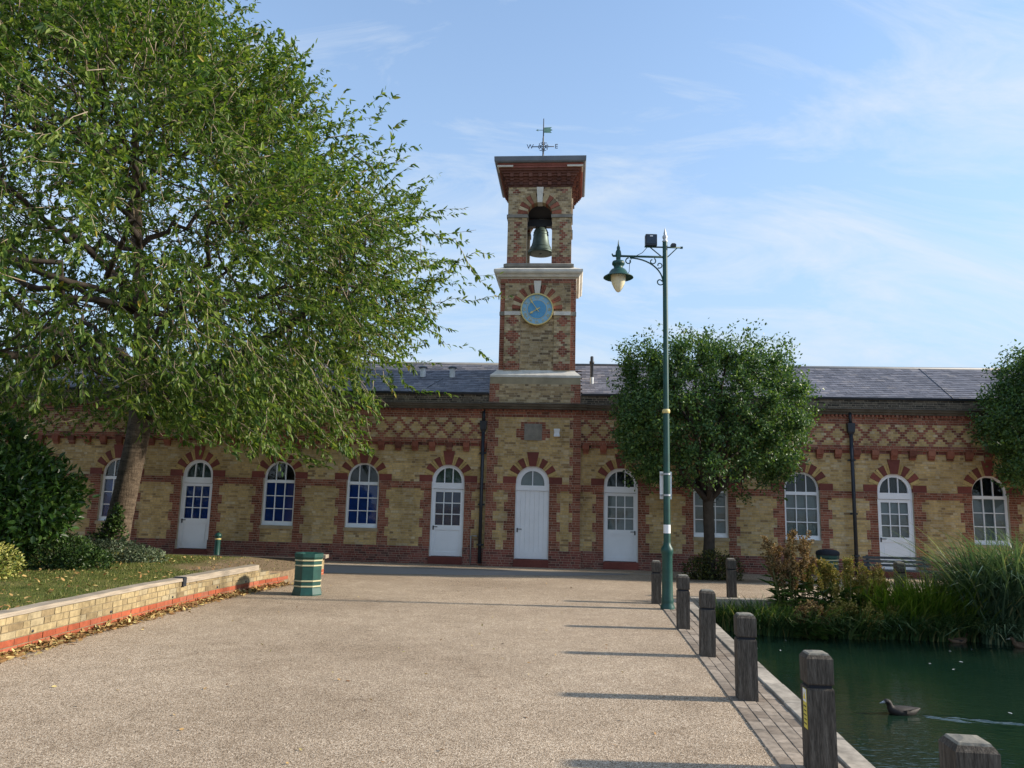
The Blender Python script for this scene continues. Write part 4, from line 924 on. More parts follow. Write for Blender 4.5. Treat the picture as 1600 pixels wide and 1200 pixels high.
# ---- round headed street trees by the building
PR = leafmat('dark_green_leaf', [(0, (.03, .07, .028)), (.4, (.06, .125, .04)), (.8, (.105, .185, .05)), (1, (.17, .25, .07))], .35, .42, .35)
def round_tree(base, ax, cz, label, seed, full=True):
    global rng; rng = np.random.default_rng(seed); e_ = empty('round_tree', base); tag(e_, label, 'tree'); B = np.array(base)
    tw = MB(); hgt = cz-ax[2]*.62; tw.tube([tuple(B+np.array(q)) for q in ((0, 0, -.1), (0, 0, .3), (.02, 0, 1.0), (.0, 0, 1.9), (.02, .0, hgt+.6))], [.2, .155, .135, .13, .1], 14)
    local(tw.build('trunk', DBARK, e_), e_); t = Tree(); c0 = B+np.array([.05, 0, cz]); fk = B+np.array([0, 0, 1.85])
    lm = []
    for v in fib(15):
        if v[2] < -.75: continue
        e = c0+np.array(ax)*v*.6; c = t.curve(fk, e, 6, -.15, .05); lm.append(c); t.limb(c, .075, .025, 7)
    lp_ = np.concatenate(lm); br_ = []
    for v in fib(150):
        e = c0+np.array(ax)*v*rng.uniform(.7, .92); k = np.argmin(np.linalg.norm(lp_-e, axis=1)); c = t.curve(lp_[k], e, 4, 0, .06); br_.append(c); t.limb(c, .02, .007, 5)
    local(t.wood.build('branches', DBARK, e_), e_); bp_ = np.concatenate(br_)
    n = 2700; v = unit(n); lump = 1+.15*np.sin(v[:, 0]*5.5+seed)*np.cos(v[:, 2]*5+v[:, 1]*4)+.05*np.sin(v[:, 2]*17+v[:, 0]*13); sq = 1/np.maximum(np.abs(v).max(1)**.55, .5)*.84
    rad = rng.uniform(.35, 1, n)**.45; e = c0+np.array(ax)*v*(rad*lump*sq)[:, None]
    # upright shoots on the top
    top = (v[:, 2] > .3) & (rad > .8) & (rng.random(n) < .5); e[top, 2] += rng.uniform(.05, .4, top.sum())
    keep_ = ~((np.hypot(e[:, 0]-c0[0], e[:, 1]-c0[1]) < 1.25) & (e[:, 2] < B[2]+2.85)); e, v = e[keep_], v[keep_]; n = len(e)     # open fork under the crown
    P_, D_, N_ = [], [], []
    for j in range(n):
        k = np.argmin(np.linalg.norm(bp_-e[j], axis=1)); a = bp_[k]
        if np.linalg.norm(e[j]-a) > .8: a = e[j]+(a-e[j])/np.linalg.norm(a-e[j])*.7
        m = 26; tt = rng.uniform(.1, 1, (m, 1)); p = a+(e[j]-a)*tt+rng.normal(size=(m, 3))*.075; d = (e[j]-a)/max(.05, np.linalg.norm(e[j]-a))
        P_.append(p); D_.append(d*.5+rng.normal(size=(m, 3))*.6+np.array([0, 0, .1])); N_.append(np.array([0, 0, 1.])+v[j]*.6+rng.normal(size=(m, 3))*.55)
    P_, D_, N_ = map(np.concatenate, (P_, D_, N_)); m = len(P_); Ls = rng.uniform(.06, .1, m)
    cr_ = local(leaves_obj('crown', P_, D_, N_, Ls, Ls*rng.uniform(.5, .65, m), PR, e_), e_); return e_
round_tree((5.02, 19.6, -.04), (2.88, 2.15, 2.35), 4.02, 'round headed dark green tree in front of the windows beside the lamp post', 21)
round_tree((14.4, 19.6, -.04), (2.3, 2.2, 2.2), 4.1, 'round headed dark green tree standing beyond the reeds past the bench', 33)
rng = np.random.default_rng(5)
# ------------------------------------------------------------------ shrubs on the lawn
def shrub(name, base, blobs, n, L, wr, mat, label, stems=8, up=.3, cat='shrub', wood=None):
    e_ = empty(name, base); tag(e_, label, cat); B = np.array(base); P_, D_, N_ = [], [], []; wd = MB()
    tot = sum(b[1][0]*b[1][1]+b[1][2]**2 for b in blobs)
    for c, ax in blobs:
        m = int(n*(ax[0]*ax[1]+ax[2]**2)/tot); v = unit(m); lump = 1+.13*np.sin(v[:, 0]*8+c[0]*3)*np.sin(v[:, 2]*7+v[:, 1]*6); r_ = rng.uniform(.3, 1, m)**.4
        p = B+np.array(c)+np.array(ax)*v*(r_*lump)[:, None]; ok = p[:, 2] > B[2]-.02; p, v = p[ok], v[ok]; m = len(p)
        P_.append(p); D_.append(v*.7+rng.normal(size=(m, 3))*.6+np.array([0, 0, up])); N_.append(np.array([0, 0, .8])+v*.8+rng.normal(size=(m, 3))*.5)
        for _ in range(stems):
            q = B+np.array(c)+np.array(ax)*unit(1)[0]*.75; q[2] = max(q[2], B[2]+.1); a = B+np.array([c[0]*.6, c[1]*.6, -.05])+rng.normal(size=3)*np.array([.1, .1, 0]); wd.tube([tuple(a), tuple((a+q)/2+rng.normal(size=3)*.05), tuple(q)], [.018, .012, .005], 5)
    P_, D_, N_ = map(np.concatenate, (P_, D_, N_)); m = len(P_); Ls = rng.uniform(.75, 1.25, m)*L
    local(wd.build('stems', wood or DBARK, e_), e_); local(leaves_obj('foliage', P_, D_, N_, Ls, Ls*wr*rng.uniform(.8, 1.2, m), mat, e_), e_); return e_
LAU = leafmat('glossy_laurel_leaf', [(0, (.018, .048, .011)), (.5, (.042, .1, .018)), (.9, (.085, .165, .03)), (1, (.14, .22, .05))], .3, .32, .5)
GOLDL = leafmat('yellow_variegated_leaf', [(0, (.05, .09, .02)), (.4, (.16, .19, .04)), (.75, (.42, .4, .1)), (1, (.6, .56, .24))], .25, .45)
GRYL = leafmat('grey_green_leaf', [(0, (.05, .075, .045)), (.5, (.12, .16, .09)), (1, (.26, .3, .2))], .2, .5)
DGL = leafmat('ivy_leaf', [(0, (.012, .03, .01)), (.6, (.035, .07, .015)), (1, (.08, .13, .03))], .2, .4)
shrub('laurel_bush', (-9.0, 13.6, .35), [((0, 0, 1.25), (1.45, 1.1, .95)), ((.75, -.1, 1.0), (.75, .8, .7)), ((-1.6, .2, 1.3), (1.6, 1.2, 1.1)), ((-.5, 0, 2.1), (1.0, .8, .55))], 15000, .13, .42, LAU, 'tall glossy dark green bush at the side of the leaning tree', 10)
shrub('laurel_bush', (-13.2, 16.6, .35), [((0, 0, 1.6), (2.2, 1.3, 1.9)), ((2.2, .2, 1.1), (1.2, 1.0, 1.2))], 14000, .13, .42, DGL, 'dark dense bush in the shade against the brick wall behind the lawn', 8)
shrub('variegated_shrub', (-7.6, 11.6, .35), [((0, 0, .2), (.42, .42, .32)), ((-.7, .2, .22), (.55, .5, .32))], 4300, .05, .5, GOLDL, 'low shrub with bright yellow variegated leaves by the lawn edge', 6)
shrub('green_groundcover', (-7.75, 13.6, .35), [((0, 0, .2), (.7, .5, .36)), ((.55, -.2, .12), (.5, .4, .28))], 5200, .055, .5, DGL, 'low dark green shrub between the yellow and the silvery shrubs', 6)
shrub('silvery_shrub', (-7.75, 15.2, .33), [((-.6, 0, .17), (.6, .45, .32)), ((.1, .05, .16), (.7, .45, .28)), ((.7, 0, .1), (.45, .4, .22))], 7000, .05, .5, GRYL, 'low silvery grey green shrub at the foot of the leaning trunk', 6)
shrub('ivy', (-9.1, 17.9, .33), [((.05, 0, .3), (.35, .2, .5)), ((-.35, -.05, .15), (.35, .25, .3)), ((.1, .02, .75), (.16, .12, .35))], 1500, .06, .75, DGL, 'ivy climbing the base of the leaning tree trunk', 3, cat='ivy')
shrub('tree_base_shrub', (5.05, 19.3, -.03), [((0, -.05, .28), (.5, .4, .42)), ((-.4, 0, .2), (.35, .3, .3)), ((.4, 0, .2), (.35, .3, .33))], 3600, .055, .5, leafmat('olive_leaf', [(0, (.02, .03, .01)), (.6, (.05, .06, .015)), (1, (.16, .15, .03))], .2, .5), 'small dark shrub round the foot of the round headed tree by the lamp post', 6)
# ------------------------------------------------------------------ grass blades and fallen leaves
n = 46000; gx_ = rng.uniform(-13, -4.2, n); gy_ = rng.uniform(5, 17.5, n); xw = np.interp(gy_, [p[1] for p in WP]+[17.6], [p[0] for p in WP]+[-4.35]); ok = gx_ < xw-.2; gx_, gy_ = gx_[ok], gy_[ok]
bare = (gy_ > 13.8) & (gx_ > -6.2) & (rng.random(len(gx_)) < .8); gx_, gy_ = gx_[~bare], gy_[~bare]
gzv = np.array([lz(a, b) for a, b in zip(gx_, gy_)]); n = len(gx_); P_ = np.stack([gx_, gy_, gzv-.005], 1); a_ = rng.uniform(0, 6.28, n); hh = rng.uniform(.02, .05, n); wdt = rng.uniform(.004, .009, n)
sd_ = np.stack([np.cos(a_), np.sin(a_), 0*a_], 1)*wdt[:, None]; tip = P_+np.stack([rng.normal(size=n)*.012, rng.normal(size=n)*.012, hh], 1)
v = np.stack([P_-sd_, P_+sd_, tip], 1).reshape(-1, 3); gb = link('grass', np_mesh('grass', v, np.arange(n*3).reshape(-1, 3), leafmat('grass_blade', [(0, (.035, .06, .012)), (.5, (.08, .115, .02)), (.8, (.15, .16, .04)), (1, (.3, .25, .1))], .2, .6), 3)); tag(gb, 'short dry grass of the raised lawn', 'grass', kind='stuff')
DL = piecemat('fallen_leaf', [(0, (.16, .07, .03)), (.4, (.34, .19, .07)), (.75, (.5, .36, .14)), (1, (.6, .5, .2))], rough=.7, bmp=0, namt=.2)
def litter(name, xy, z, L, label):
    m = len(xy); P_ = np.column_stack([xy, z]); D_ = unit(m); D_[:, 2] *= .25; N_ = np.array([0, 0, 1.])+rng.normal(size=(m, 3))*.35
    Ls = rng.uniform(.7, 1.3, m)*L; o = leaves_obj(name, P_, D_, N_, Ls, Ls*.5, DL, None, fold=.3, curl=-.15); tag(o, label, 'leaves', kind='stuff'); return o
m = 3000; s_ = rng.uniform(2.2, WLEN-.2, m); off = np.abs(rng.normal(size=m))*.095+.008; pp = [wpt(a) for a in s_]; xy = np.array([(p[0]+d[1]*o_, p[1]-d[0]*o_) for (p, d), o_ in zip(pp, off)])
litter('leaf_litter', xy, .012+np.maximum(0, .05-off*.5)*rng.random(m), .065, 'brown fallen leaves drifted along the foot of the low brick wall')
m = 900; xy = np.column_stack([rng.uniform(-9.5, -5.1, m), rng.uniform(6.5, 17, m)]); litter('lawn_leaves', xy, np.array([lz(a, b) for a, b in xy])+.025, .06, 'yellowed fallen leaves scattered on the lawn')
m = 170; xy = np.column_stack([rng.uniform(-4.6, 1.6, m), rng.uniform(3.2, 17, m)]); ok = xy[:, 0] > np.interp(xy[:, 1], [p[1] for p in WP], [p[0] for p in WP])+.1; xy = xy[ok]; litter('path_leaves', xy, np.full(len(xy), .006), .035, 'few small leaves and bits lying on the gravel forecourt')
# ------------------------------------------------------------------ timber bollards
def woodmat():
    m, t, b = newmat('weathered_oak'); a = noise(t, 7, 6, .7, stretch=(5, 5, .5)); f = noise(t, 40, 4, .7, stretch=(4, 4, .35))
    c = ramp(t, a, [(.25, (.035, .03, .025)), (.5, (.095, .08, .064)), (.78, (.19, .165, .135))]); c = mulcol(t, c, ramp(t, f, [(.35, (.45, .45, .45)), (.6, (1.15, 1.15, 1.15))]))
    t.links.new(c, b.inputs['Base Color']); b.inputs['Roughness'].default_value = .9; b.inputs['Specular IOR Level'].default_value = .2; bump(t, b, f, .8, .008); return m
OAK = woodmat(); OAKT = M('lichened_end_grain', (.2, .185, .15), .95, .5, 16, .8)
pm = MB(); w_ = .082; pm.rects([(-.25, 0), (.5, 0), (.512, -.004)], -w_, w_, -w_, w_); post_me = pm.mesh('post', OAK)
gm = MB(); gm.rects([(.51, 0), (.535, 0)], -w_+.012, w_-.012, -w_+.012, w_-.012); groove_me = gm.mesh('groove', DARK)
hm = MB(); hm.rects([(.533, -.004), (.541, 0), (.69, 0), (.712, -.014)], -w_, w_, -w_, w_); head_me = hm.mesh('head', OAK)
tm_ = MB(); tm_.rects([(.711, -.016), (.722, -.022), (.73, -.06)], -w_, w_, -w_, w_); top_me = tm_.mesh('top', OAKT)
BL = [((1.87, 3.27), 'timber bollard at the pond edge, one along from the one with the yellow sticker'), ((2.0, 5.14), 'timber bollard with a yellow and white sticker on its side'),
      ((2.09, 6.95), 'timber bollard next along from the stickered one, towards the lamp post'), ((2.25, 8.91), 'timber bollard by the pond, third along from the lamp post'), ((2.42, 10.87), 'timber bollard by the pond, next one to the lamp post'),
      ((2.59, 13.7), 'timber bollard close behind the foot of the lamp post'), ((4.24, 14.9), 'timber bollard at the pond corner in front of the round tree'), ((7.55, 15.15), 'timber bollard in the reeds in front of the bench')]
for i, ((x, y), lab) in enumerate(BL):
    e_ = empty('bollard', (x, y, 0), ang+random.uniform(-.05, .05)); tag(e_, lab, 'bollard', 'timber bollards round the pond'); e_.rotation_euler.x = random.uniform(-.012, .012); e_.rotation_euler.y = random.uniform(-.012, .012)
    p_ = link('post', post_me, e_); link('groove', groove_me, e_); h_ = link('head', head_me, e_); link('top', top_me, h_)
    if i == 1:
        st = MB(); st.box(-w_-.003, -w_, -.05, .02, .26, .50); s1 = st.build('sticker', M('yellow_sticker', (.66, .55, .06), .4, .05, 5, 0), e_)
        q = MB(); q.box(-w_-.0042, -w_-.003, -.048, .018, .42, .498); q.build('white_panel', PLASTW, s1)
        q = MB(); X_ = -w_-.0052; q.add([(X_, -.04, .435), (X_, .01, .435), (X_, -.015, .485)], [(0, 1, 2)]); q.build('warning_triangle', M('sticker_yellow_sign', (.8, .6, .02), .4, .03, 5, 0), s1)
        q = MB()
        for k in range(5): q.box(-w_-.0042, -w_-.003, -.042, .012-.008*(k % 2), .285+k*.026, .292+k*.026)
        q.build('print_line', DARK, s1)
# ------------------------------------------------------------------ lamp post
lp_ = empty('lamp_post', (2.63, 12.95, 0)); tag(lp_, 'tall green lamp post with a hanging lantern on a scrolled bracket', 'street lamp')
mb = MB(); mb.lathe([(.11, -.1), (.115, .0), (.115, .05), (.095, .09), (.1, .12), (.098, .16), (.09, .2), (.085, .86), (.095, .9), (.1, .93), (.1, .97), (.065, 1.03), (.06, 1.07)], seg=24); mb.build('base', GREENM, lp_)
mb = MB(); mb.lathe([(.058, 1.05), (.052, 3.2), (.046, 3.3), (.043, 6.26)], seg=20); pole = mb.build('pole', GREENM, lp_)
mb = MB(); mb.lathe([(.058, 3.22), (.066, 3.24), (.066, 3.27), (.055, 3.29)], seg=20); mb.build('collar', GOLD, lp_)
mb = MB(); mb.lathe([(.045, 6.255), (.05, 6.27), (.028, 6.3), (.045, 6.33), (.045, 6.36), (.022, 6.39), (.026, 6.41), (.006, 6.5), (.002, 6.52)], seg=14); mb.build('finial', GALV, lp_)
mb = MB(); mb.tube([(.0, 0, 5.98), (-.92, 0, 5.98)], .02, 8); mb.tube([(-.92, 0, 5.98), (-.93, 0, 6.02)], .012, 6)
def scroll(cx_, cz_, r, a0, turns, sgn=1, n=22):
    return [(cx_+r*(1-.55*i/n)*math.cos(R(a0)+sgn*turns*2*math.pi*i/n), 0, cz_+r*(1-.55*i/n)*math.sin(R(a0)+sgn*turns*2*math.pi*i/n)) for i in range(n+1)]
arcp = [(-.05+.0*i, 0, 0) for i in range(1)]; arcp = [(-.62+.58*math.sin(R(90*i/12)), 0, 5.52+.43*math.cos(R(90*i/12))) for i in range(13)]
mb.tube(arcp, .013, 6); mb.tube(scroll(-.64, 5.89, .06, 90, .9, 1), .011, 6); mb.tube(scroll(-.09, 5.53, .065, 0, .95, -1), .011, 6); mb.tube(scroll(-.22, 5.9, .06, 60, .9, -1), .01, 6); mb.tube(scroll(-.1, 5.83, .055, -120, .9, 1), .01, 6)
mb.build('bracket', GREENM, lp_)
ln = empty('lantern', (-.82, 0, 5.98), 0, lp_)
mb = MB(); mb.lathe([(0.015, .2), (0.009, .24), (0.002, .3)], seg=10); mb.lathe([(0.039, -.09), (0.042, -.02), (0.054, .02), (0.046, .08), (0.027, .12), (0.031, .15), (0.015, .19)], seg=16); mb.build('cap', GREENM, ln)
mb = MB(); mb.lathe([(0.046, -.08), (0.100, -.1), (0.112, -.13), (0.108, -.16), (0.085, -.18), (0.077, -.23), (0.123, -.25), (0.154, -.29), (0.166, -.325), (0.258, -.385), (0.262, -.395), (0.254, -.4), (0.154, -.355), (0.131, -.35)], seg=32); mb.build('hood', GREENM, ln)
gm_, t_, b_ = newmat('frosted_lantern_bowl'); b_.inputs['Base Color'].default_value = (.72, .66, .46, 1); b_.inputs['Roughness'].default_value = .35; b_.inputs['Subsurface Weight'].default_value = .3; b_.inputs['Subsurface Radius'].default_value = (.1, .1, .08)
mb = MB(); mb.lathe([(0.127, -.33), (0.132, -.38), (0.127, -.44), (0.108, -.51), (0.077, -.58), (0.039, -.64), (0.015, -.655)], seg=28); mb.build('bowl', gm_, ln)
mb = MB(); mb.tube([(-.36, 0, 6.16), (.3, 0, 6.16)], .014, 6); mb.tube([(-.27, 0, 6.16), (-.03, 0, 5.96)], .01, 6); mb.tube([(.22, 0, 6.16), (.03, 0, 5.97)], .01, 6); mb.box(.27, .31, -.02, .02, 6.145, 6.175); mb.build('crossbar', GREENM, lp_)
mb = MB(); mb.rects([(6.17, 0), (6.2, .0), (6.37, 0), (6.38, -.01)], -.35, -.15, -.06, .04); f_ = mb.build('floodlight', BLACKM, lp_); f_.rotation_euler.x = 0
mb = MB(); mb.box(-.335, -.165, -.066, -.06, 6.2, 6.355); mb.build('glass', M('dark_flood_glass', (.02, .035, .06), .15, .1, 5, 0), f_); mb = MB(); mb.box(-.275, -.225, -.07, -.065, 6.33, 6.35); mb.build('sensor', PLASTW, f_)
mb = MB(); mb.rects([(6.17, 0), (6.21, 0), (6.235, -.02)], .1, .19, -.04, .04); mb.build('photocell', BLACKM, lp_)
mb = MB(); mb.tube([(-.3, .0, 6.17), (-.4, 0, 6.05), (-.55, 0, 5.97)], .006, 5); mb.tube([(-.55, 0, 5.97), (-.62, 0, 5.9), (-.63, 0, 5.7), (-.66, 0, 5.66)], .005, 5); mb.build('cable', BLACKM, lp_)
sg_ = MB(); sg_.rects([(1.78, 0), (2.24, 0)], -.1, .1, .075, .083); s_o = sg_.build('sign_plate', PLASTW, lp_); s_o.rotation_euler.z = .0
mb = MB()
for z in (1.83, 2.18): mb.lathe([(.064, z), (.064, z+.03)], seg=16); mb.box(-.1, .1, .058, .076, z, z+.03)
mb.build('clamp', GALV, lp_); mb = MB(); mb.lathe([(.0595, 1.22), (.0595, 1.36)], seg=20); mb.build('number_label', PLASTW, lp_)
# ------------------------------------------------------------------ litter bins
def bin_(loc, rz, label, lid=None):
    e_ = empty('litter_bin', loc, rz); tag(e_, label, 'litter bin')
    m = MB(); m.lathe([(.265, -.05), (.27, .0), (.27, .02), (.245, .11), (.24, .13), (.24, .6), (.25, .62), (.262, .64), (.262, .7), (.235, .705), (.2, .69), (.19, .45)], seg=8, smooth=False, phase=.5); m.build('body', GREENM, e_)
    for z in (.14, .23, .49, .575): m = MB(); m.lathe([(.241, z), (.251, z+.004), (.251, z+.022), (.241, z+.026)], seg=8, smooth=False, phase=.5); m.build('cream_band', CREAM, e_)
    m = MB(); m.lathe([(.2, .5), (.19, .52)], seg=8, smooth=False, phase=.5); m.build('liner', DARK, e_)
    if lid: m = MB(); m.lathe([(.27, .7), (.275, .72), (.27, .78), (.2, .82), (.05, .84)], seg=16); m.build('lid', DARK, e_)
    return e_
bin_((-3.47, 13.75, 0), .22, 'green eight sided litter bin with cream bands at the end of the low wall')
bin_((7.75, 19.0, -.08), .1, 'green litter bin with a black lid standing beyond the pond plants', True)
# green cast bollard near the left door
e_ = empty('cast_bollard', (-8.27, 22.35, -.08)); tag(e_, 'green cast metal bollard with a gold ring beside the white door', 'bollard')
mb = MB(); mb.lathe([(.1, -.1), (.1, .06), (.085, .09), (.08, .42), (.08, .62)], seg=18); mb.build('shaft', GREENM, e_); mb = MB(); mb.lathe([(.082, .53), (.09, .54), (.09, .56), (.082, .57)], seg=18); mb.build('gold_ring', GOLD, e_)
mb = MB(); mb.lathe([(.08, .6), (.1, .62), (.1, .65), (.085, .69), (.05, .72), (.01, .73)], seg=18); mb.build('cap', GREENM, e_)
# bench
bn = empty('bench', (9.2, 18.3, -.06), -.03); tag(bn, 'dark slatted wooden bench in front of the white door beyond the reeds', 'bench')
BW = M('dark_bench_wood', (.05, .055, .06), .7, .3, 4, .3, stretch=(.3, 4, 4))
for k in range(4): MB().rects([(.385, 0), (.41, 0)], -.78, .78, -.2+k*.11, -.11+k*.11).build('seat_slat', BW, bn)
for k in range(3): MB().rects([(.47+k*.085, 0), (.53+k*.085, 0)], -.78, .78, .245+k*.02, .27+k*.02).build('back_slat', BW, bn)
for x in (-.66, .66):
    m = MB(); m.box(x-.03, x+.03, -.19, -.13, -.05, .385); m.box(x-.03, x+.03, .2, .26, -.05, .385); m.box(x-.025, x+.025, -.19, .27, .35, .384); m.build('leg', BLACKM, bn)
    m = MB(); m.add([(x-.025, .27, .35), (x+.025, .27, .35), (x+.025, .335, .72), (x-.025, .335, .72), (x-.025, .31, .35), (x+.025, .31, .35), (x+.025, .37, .72), (x-.025, .37, .72)], [(0, 1, 2, 3), (7, 6, 5, 4), (0, 4, 5, 1), (1, 5, 6, 2), (2, 6, 7, 3), (3, 7, 4, 0)]); m.build('back_post', BLACKM, bn)
# ------------------------------------------------------------------ reeds, sedges and docks in the pond margin
def blades_obj(name, base, H_, lean, wd_, droop, mat, parent, seg=5):
    n = len(base); t = np.linspace(0, 1, seg+1); V = []
    az = np.arctan2(lean[:, 1], lean[:, 0])+rng.normal(size=n)*.25; sd = np.stack([-np.sin(az), np.cos(az), 0*az], 1)
    for k in t:
        c = base+np.column_stack([lean[:, 0]*k**1.6*H_, lean[:, 1]*k**1.6*H_, H_*(k-droop*k**3.2)]); w = (wd_*(1-k**2.5*.96)*.5)[:, None]; V += [c-sd*w, c+sd*w]
    V = np.stack(V, 1); f = np.array([[2*k, 2*k+1, 2*k+3, 2*k+2] for k in range(seg)]); F_ = (np.arange(n)[:, None, None]*(2*seg+2)+f[None]).reshape(-1, 4)
    o = link(name, np_mesh(name, V.reshape(-1, 3), F_, mat), parent); o['kind'] = 'stuff'; return local(o, parent)
SEDG = leafmat('sedge_blade', [(0, (.03, .07, .025)), (.5, (.07, .135, .045)), (.85, (.14, .21, .07)), (1, (.36, .32, .14))], .3, .35, .4)
IRIS = leafmat('yellow_green_blade', [(0, (.07, .13, .018)), (.6, (.16, .25, .03)), (1, (.3, .34, .08))], .35, .4)
BLUEG = leafmat('blue_green_blade', [(0, (.05, .1, .055)), (.5, (.12, .19, .11)), (.9, (.21, .29, .17)), (1, (.42, .36, .18))], .25, .4, .4)
def reed(name, cx_, cy_, rx, ry, n, H, lean_dir, lean_amt, wd, droop, mat, label, grp=None):
    e_ = empty(name, (cx_, cy_, WZ)); tag(e_, label, 'reeds', grp); a = rng.uniform(0, 6.28, n); r_ = np.sqrt(rng.random(n)); b = np.column_stack([cx_+rx*r_*np.cos(a), cy_+ry*r_*np.sin(a), np.full(n, WZ-.05)])
    Hh = H*rng.uniform(.55, 1.1, n); ld_ = np.column_stack([np.full(n, lean_dir[0]), np.full(n, lean_dir[1])])*lean_amt+rng.normal(size=(n, 2))*.36
    blades_obj('blades', b, Hh, ld_, 1.5*wd*rng.uniform(.7, 1.3, n), droop*rng.uniform(.4, 1.5, n), mat, e_); return e_
reed('sedge_clump', 4.2, 14.1, .55, .3, 714, .75, (-.5, -.6), .45, .012, .25, SEDG, 'dark sedge tuft in the pond corner below the corner bollard')
reed('sedge_clump', 4.9, 13.75, .7, .4, 1105, .8, (.2, -1), .55, .014, .4, SEDG, 'dark drooping sedge under the rusty flowering dock')
reed('sedge_clump', 6.0, 13.7, .7, .4, 1020, .75, (0, -1), .5, .014, .4, SEDG, 'drooping sedge below the bushy yellowish dock')
reed('iris_clump', 6.9, 14.0, .75, .4, 884, 1.15, (-.6, -.5), .35, .02, .2, IRIS, 'bright yellow green upright reeds beside the bollard in front of the bench')
reed('iris_clump', 7.8, 14.0, .7, .4, 884, 1.25, (.1, -.6), .25, .02, .15, IRIS, 'bright green reed clump in front of the tall blue green reeds')
reed('reed_clump', 7.4, 13.6, 1.0, .3, 952, .8, (.1, -1), .6, .016, .45, SEDG, 'dark arching reeds hanging into the water below the bright green reeds')
reed('reed_clump', 9.0, 13.9, .95, .5, 1700, 2.25, (-.75, -.7), .5, .02, .35, BLUEG, 'tall blue green arching reeds leaning over the water')
reed('reed_clump', 10.4, 13.9, .9, .5, 1500, 2.4, (-.7, -.6), .45, .02, .35, BLUEG, 'tallest blue green reeds farthest along the pond bank from the docks')
reed('reed_clump', 8.8, 13.25, .9, .25, 714, .8, (-.2, -1), .6, .018, .5, BLUEG, 'short pale reeds bending down to the water below the tall reeds')
DOCKF = leafmat('rusty_dock_seed', [(0, (.1, .06, .03)), (.5, (.22, .13, .06)), (1, (.33, .23, .11))], .2, .7, .1)
DOCKY = leafmat('yellowish_seed_head', [(0, (.12, .12, .02)), (.5, (.25, .22, .05)), (1, (.38, .26, .09))], .2, .7, .1)
DOCKL = leafmat('dock_leaf', [(0, (.03, .075, .015)), (.6, (.07, .13, .03)), (1, (.15, .2, .06))], .3, .4, .35)
STEM = M('dock_stem', (.12, .12, .04), .7, .3, 6, 0)
def dock(cx_, cy_, H, spread, ns, fm, label, seeds=300, z0=WZ):
    e_ = empty('dock_plant', (cx_, cy_, z0)); tag(e_, label, 'plant'); st = MB(); P_, D_, N_ = [], [], []; FP, FD = [], []
    for k in range(ns):
        a = rng.uniform(0, 6.28); r_ = spread*math.sqrt(rng.random()); h = H*rng.uniform(.6, 1.02); b = np.array([cx_+r_*.45*math.cos(a), cy_+r_*.3*math.sin(a), z0-.05]); t = np.array([cx_+r_*1.1*math.cos(a), cy_+r_*.6*math.sin(a), z0+h]); m_ = (b+t)/2+rng.normal(size=3)*.03
        st.tube([tuple(b), tuple(m_), tuple(t)], [.009, .007, .003], 5)
        for j in range(16):
            f = rng.uniform(.1, .65); p = b+(t-b)*f; P_.append(p); D_.append(np.append(rng.normal(size=2), .5)); N_.append([0, 0, 1.])
        for br_ in range(7):
            f = rng.uniform(.66, 1.0); p0 = b+(t-b)*f; dd = np.append(rng.normal(size=2)*.45, 1.); L = rng.uniform(.12, .26)*(1.25-f+.3); p1 = p0+dd/np.linalg.norm(dd)*L; st.tube([tuple(p0), tuple(p1)], [.004, .002], 4)
            q = rng.random((seeds//7, 1)); FP.append(p0+(p1-p0)*q+rng.normal(size=(len(q), 3))*.022); FD.append(unit(len(q)))
    local(st.build('stems', STEM, e_), e_); P_, D_, N_ = map(np.array, (P_, D_, N_)); Ls = rng.uniform(.14, .3, len(P_)); local(leaves_obj('leaves', P_, D_, N_, Ls, Ls*.24, DOCKL, e_, curl=.35), e_)
    FP, FD = np.concatenate(FP), np.concatenate(FD); Ls = rng.uniform(.022, .042, len(FP)); local(leaves_obj('seed_heads', FP, FD, unit(len(FP)), Ls, Ls*.8, fm, e_), e_)
dock(5.1, 14.05, 1.72, .52, 24, DOCKF, 'tall dock plant with rusty red seed heads at the pond edge')
dock(6.0, 13.95, 1.25, .75, 30, DOCKY, 'bushy yellowish dock plant beside the tall rusty one')
dock(6.75, 14.3, 1.2, .4, 10, DOCKF, 'shorter rusty seeded plant in front of the bench')
dock(6.05, 13.45, .55, .6, 16, DOCKY, 'low yellowish seeding plant sprawling over the pond water')
dock(5.15, 13.4, .55, .35, 9, DOCKF, 'low rusty seeding plant leaning to the water')
# a leaning pale stem in the water and specks on the surface
m = 70; xy = np.column_stack([rng.uniform(2.9, 10, m), rng.uniform(3, 13.2, m)]); o = leaves_obj('floating_feathers', np.column_stack([xy, np.full(m, WZ+.006)]), unit(m)*np.array([1, 1, .05]), np.tile([0, 0, 1.], (m, 1)), rng.uniform(.03, .075, m), rng.uniform(.015, .03, m), PLASTW, None, curl=0); tag(o, 'small white feathers and specks floating on the pond', 'feathers', kind='stuff')
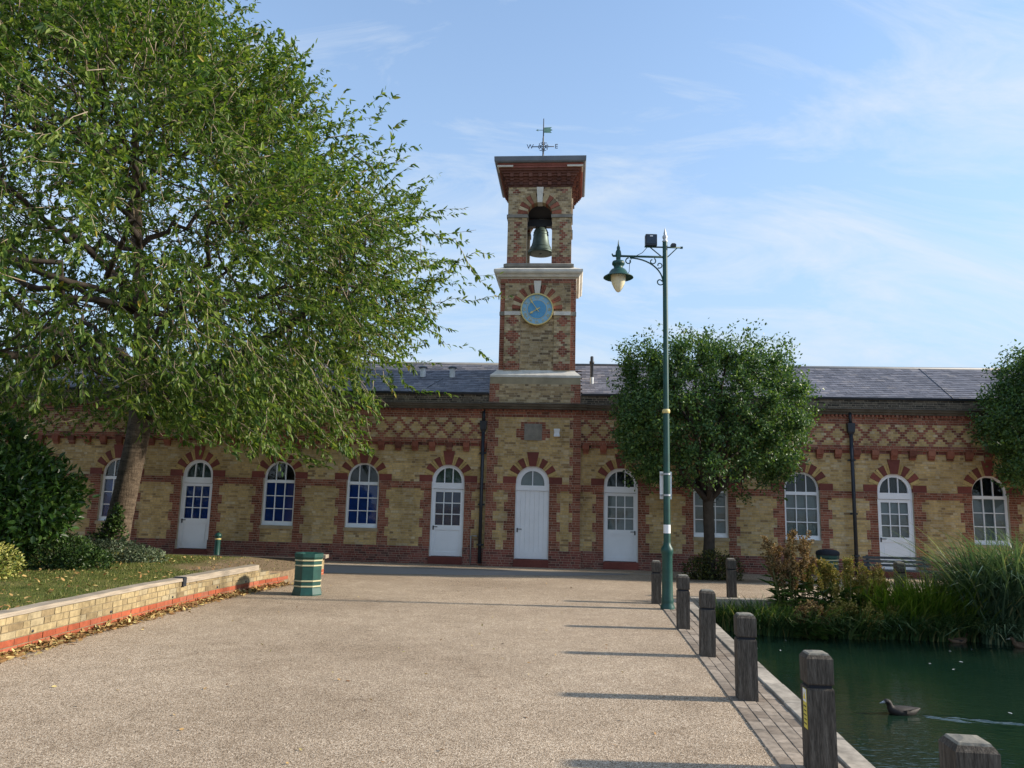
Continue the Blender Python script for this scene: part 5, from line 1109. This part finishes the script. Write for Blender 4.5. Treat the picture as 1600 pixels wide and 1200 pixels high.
# ------------------------------------------------------------------ ducks
def duck(loc, rz, sc, body, label, bill, neck=.0, cheek=None):
    e_ = empty('duck', loc, rz); tag(e_, label, 'duck', 'ducks swimming on the pond'); e_.scale = (sc,)*3
    # sections along the spine: (x, z, half width, half height); +x is forward
    sec = [(-.25, .085, .006, .004), (-.22, .08, .03, .014), (-.17, .062, .062, .04), (-.1, .045, .088, .066), (-.02, .04, .1, .078), (.06, .042, .098, .078), (.12, .055, .08, .07), (.152, .08, .058, .056), (.165, .105, .042, .044), (.172, .128, .036, .038), (.18, .15, .037, .038), (.2, .17, .04, .038), (.225, .172, .034, .032), (.245, .164, .022, .02), (.255, .16, .017, .013), (.285, .153, .016, .008), (.305, .15, .008, .004)]
    m = MB(); n = 12; vs = []
    for i, (x, z, hw, hh) in enumerate(sec):
        a = sec[max(0, i-1)]; b = sec[min(len(sec)-1, i+1)]; t = Vector((b[0]-a[0], 0, b[1]-a[1])).normalized(); nn_ = Vector((-t.z, 0, t.x))
        for k in range(n):
            q = 2*math.pi*k/n; p = Vector((x, 0, z))+nn_*(hh*math.sin(q))+Vector((0, hw*math.cos(q), 0)); vs.append(p)
    for i in range(len(sec)-1): m.add(vs[i*n:(i+2)*n], [(k, (k+1) % n, n+(k+1) % n, n+k) for k in range(n)], 1 if i >= 13 else 0, True)
    # weld rings so that the body is one skin
    me = m.mesh('body', [body, bill]); bm_ = bmesh.new(); bm_.from_mesh(me); bmesh.ops.remove_doubles(bm_, verts=bm_.verts, dist=1e-5); bm_.to_mesh(me); bm_.free(); o = link('body', me, e_)
    sm2 = o.modifiers.new('smooth', 'SUBSURF'); sm2.levels = 1; sm2.render_levels = 2
    for s in (-1, 1):
        q = MB(); q.add([(.06, s*.095, .075), (.0, s*.106, .085), (-.1, s*.09, .092), (-.2, s*.035, .1), (-.1, s*.07, .05), (0, s*.1, .04)], [(0, 1, 2, 3, 4, 5)]); q.build('wing', WINGM, e_)
        q = MB(); q.lathe([(.001, -.004), (.005, -.002), (.005, .002), (.001, .004)], (.218, s*.034, .178), 8); q.build('eye', BLACKM, e_)
    if cheek: q = MB(); q.lathe([(.002, -.012), (.014, -.006), (.014, .006), (.002, .012)], (.262, 0, .16), 10); q.build('bill_patch', cheek, e_)
    return e_
WINGM = M('dark_wing_feathers', (.03, .024, .02), .7, .4, 30, .3)
DKB = M('black_brown_feathers', (.022, .017, .014), .7, .4, 25, .3); BRB = M('mottled_brown_feathers', (.16, .1, .06), .75, .5, 40, .4)
duck((4.2, 8.52, WZ-.012), math.pi+.12, .82, DKB, 'dark brown duck with a pale bill trailing a white wake', M('grey_bill', (.25, .25, .25), .5, .1, 9, 0), cheek=PLASTW)
duck((8.42, 12.95, WZ-.012), math.pi-.2, .85, BRB, 'brown duck swimming near the blue green reeds', M('pale_bill', (.5, .5, .42), .5, .1, 9, 0))
duck((7.55, 13.3, WZ-.012), .15, .8, BRB, 'brown duck half hidden under the reeds at the bank', M('orange_bill', (.55, .3, .08), .5, .1, 9, 0))
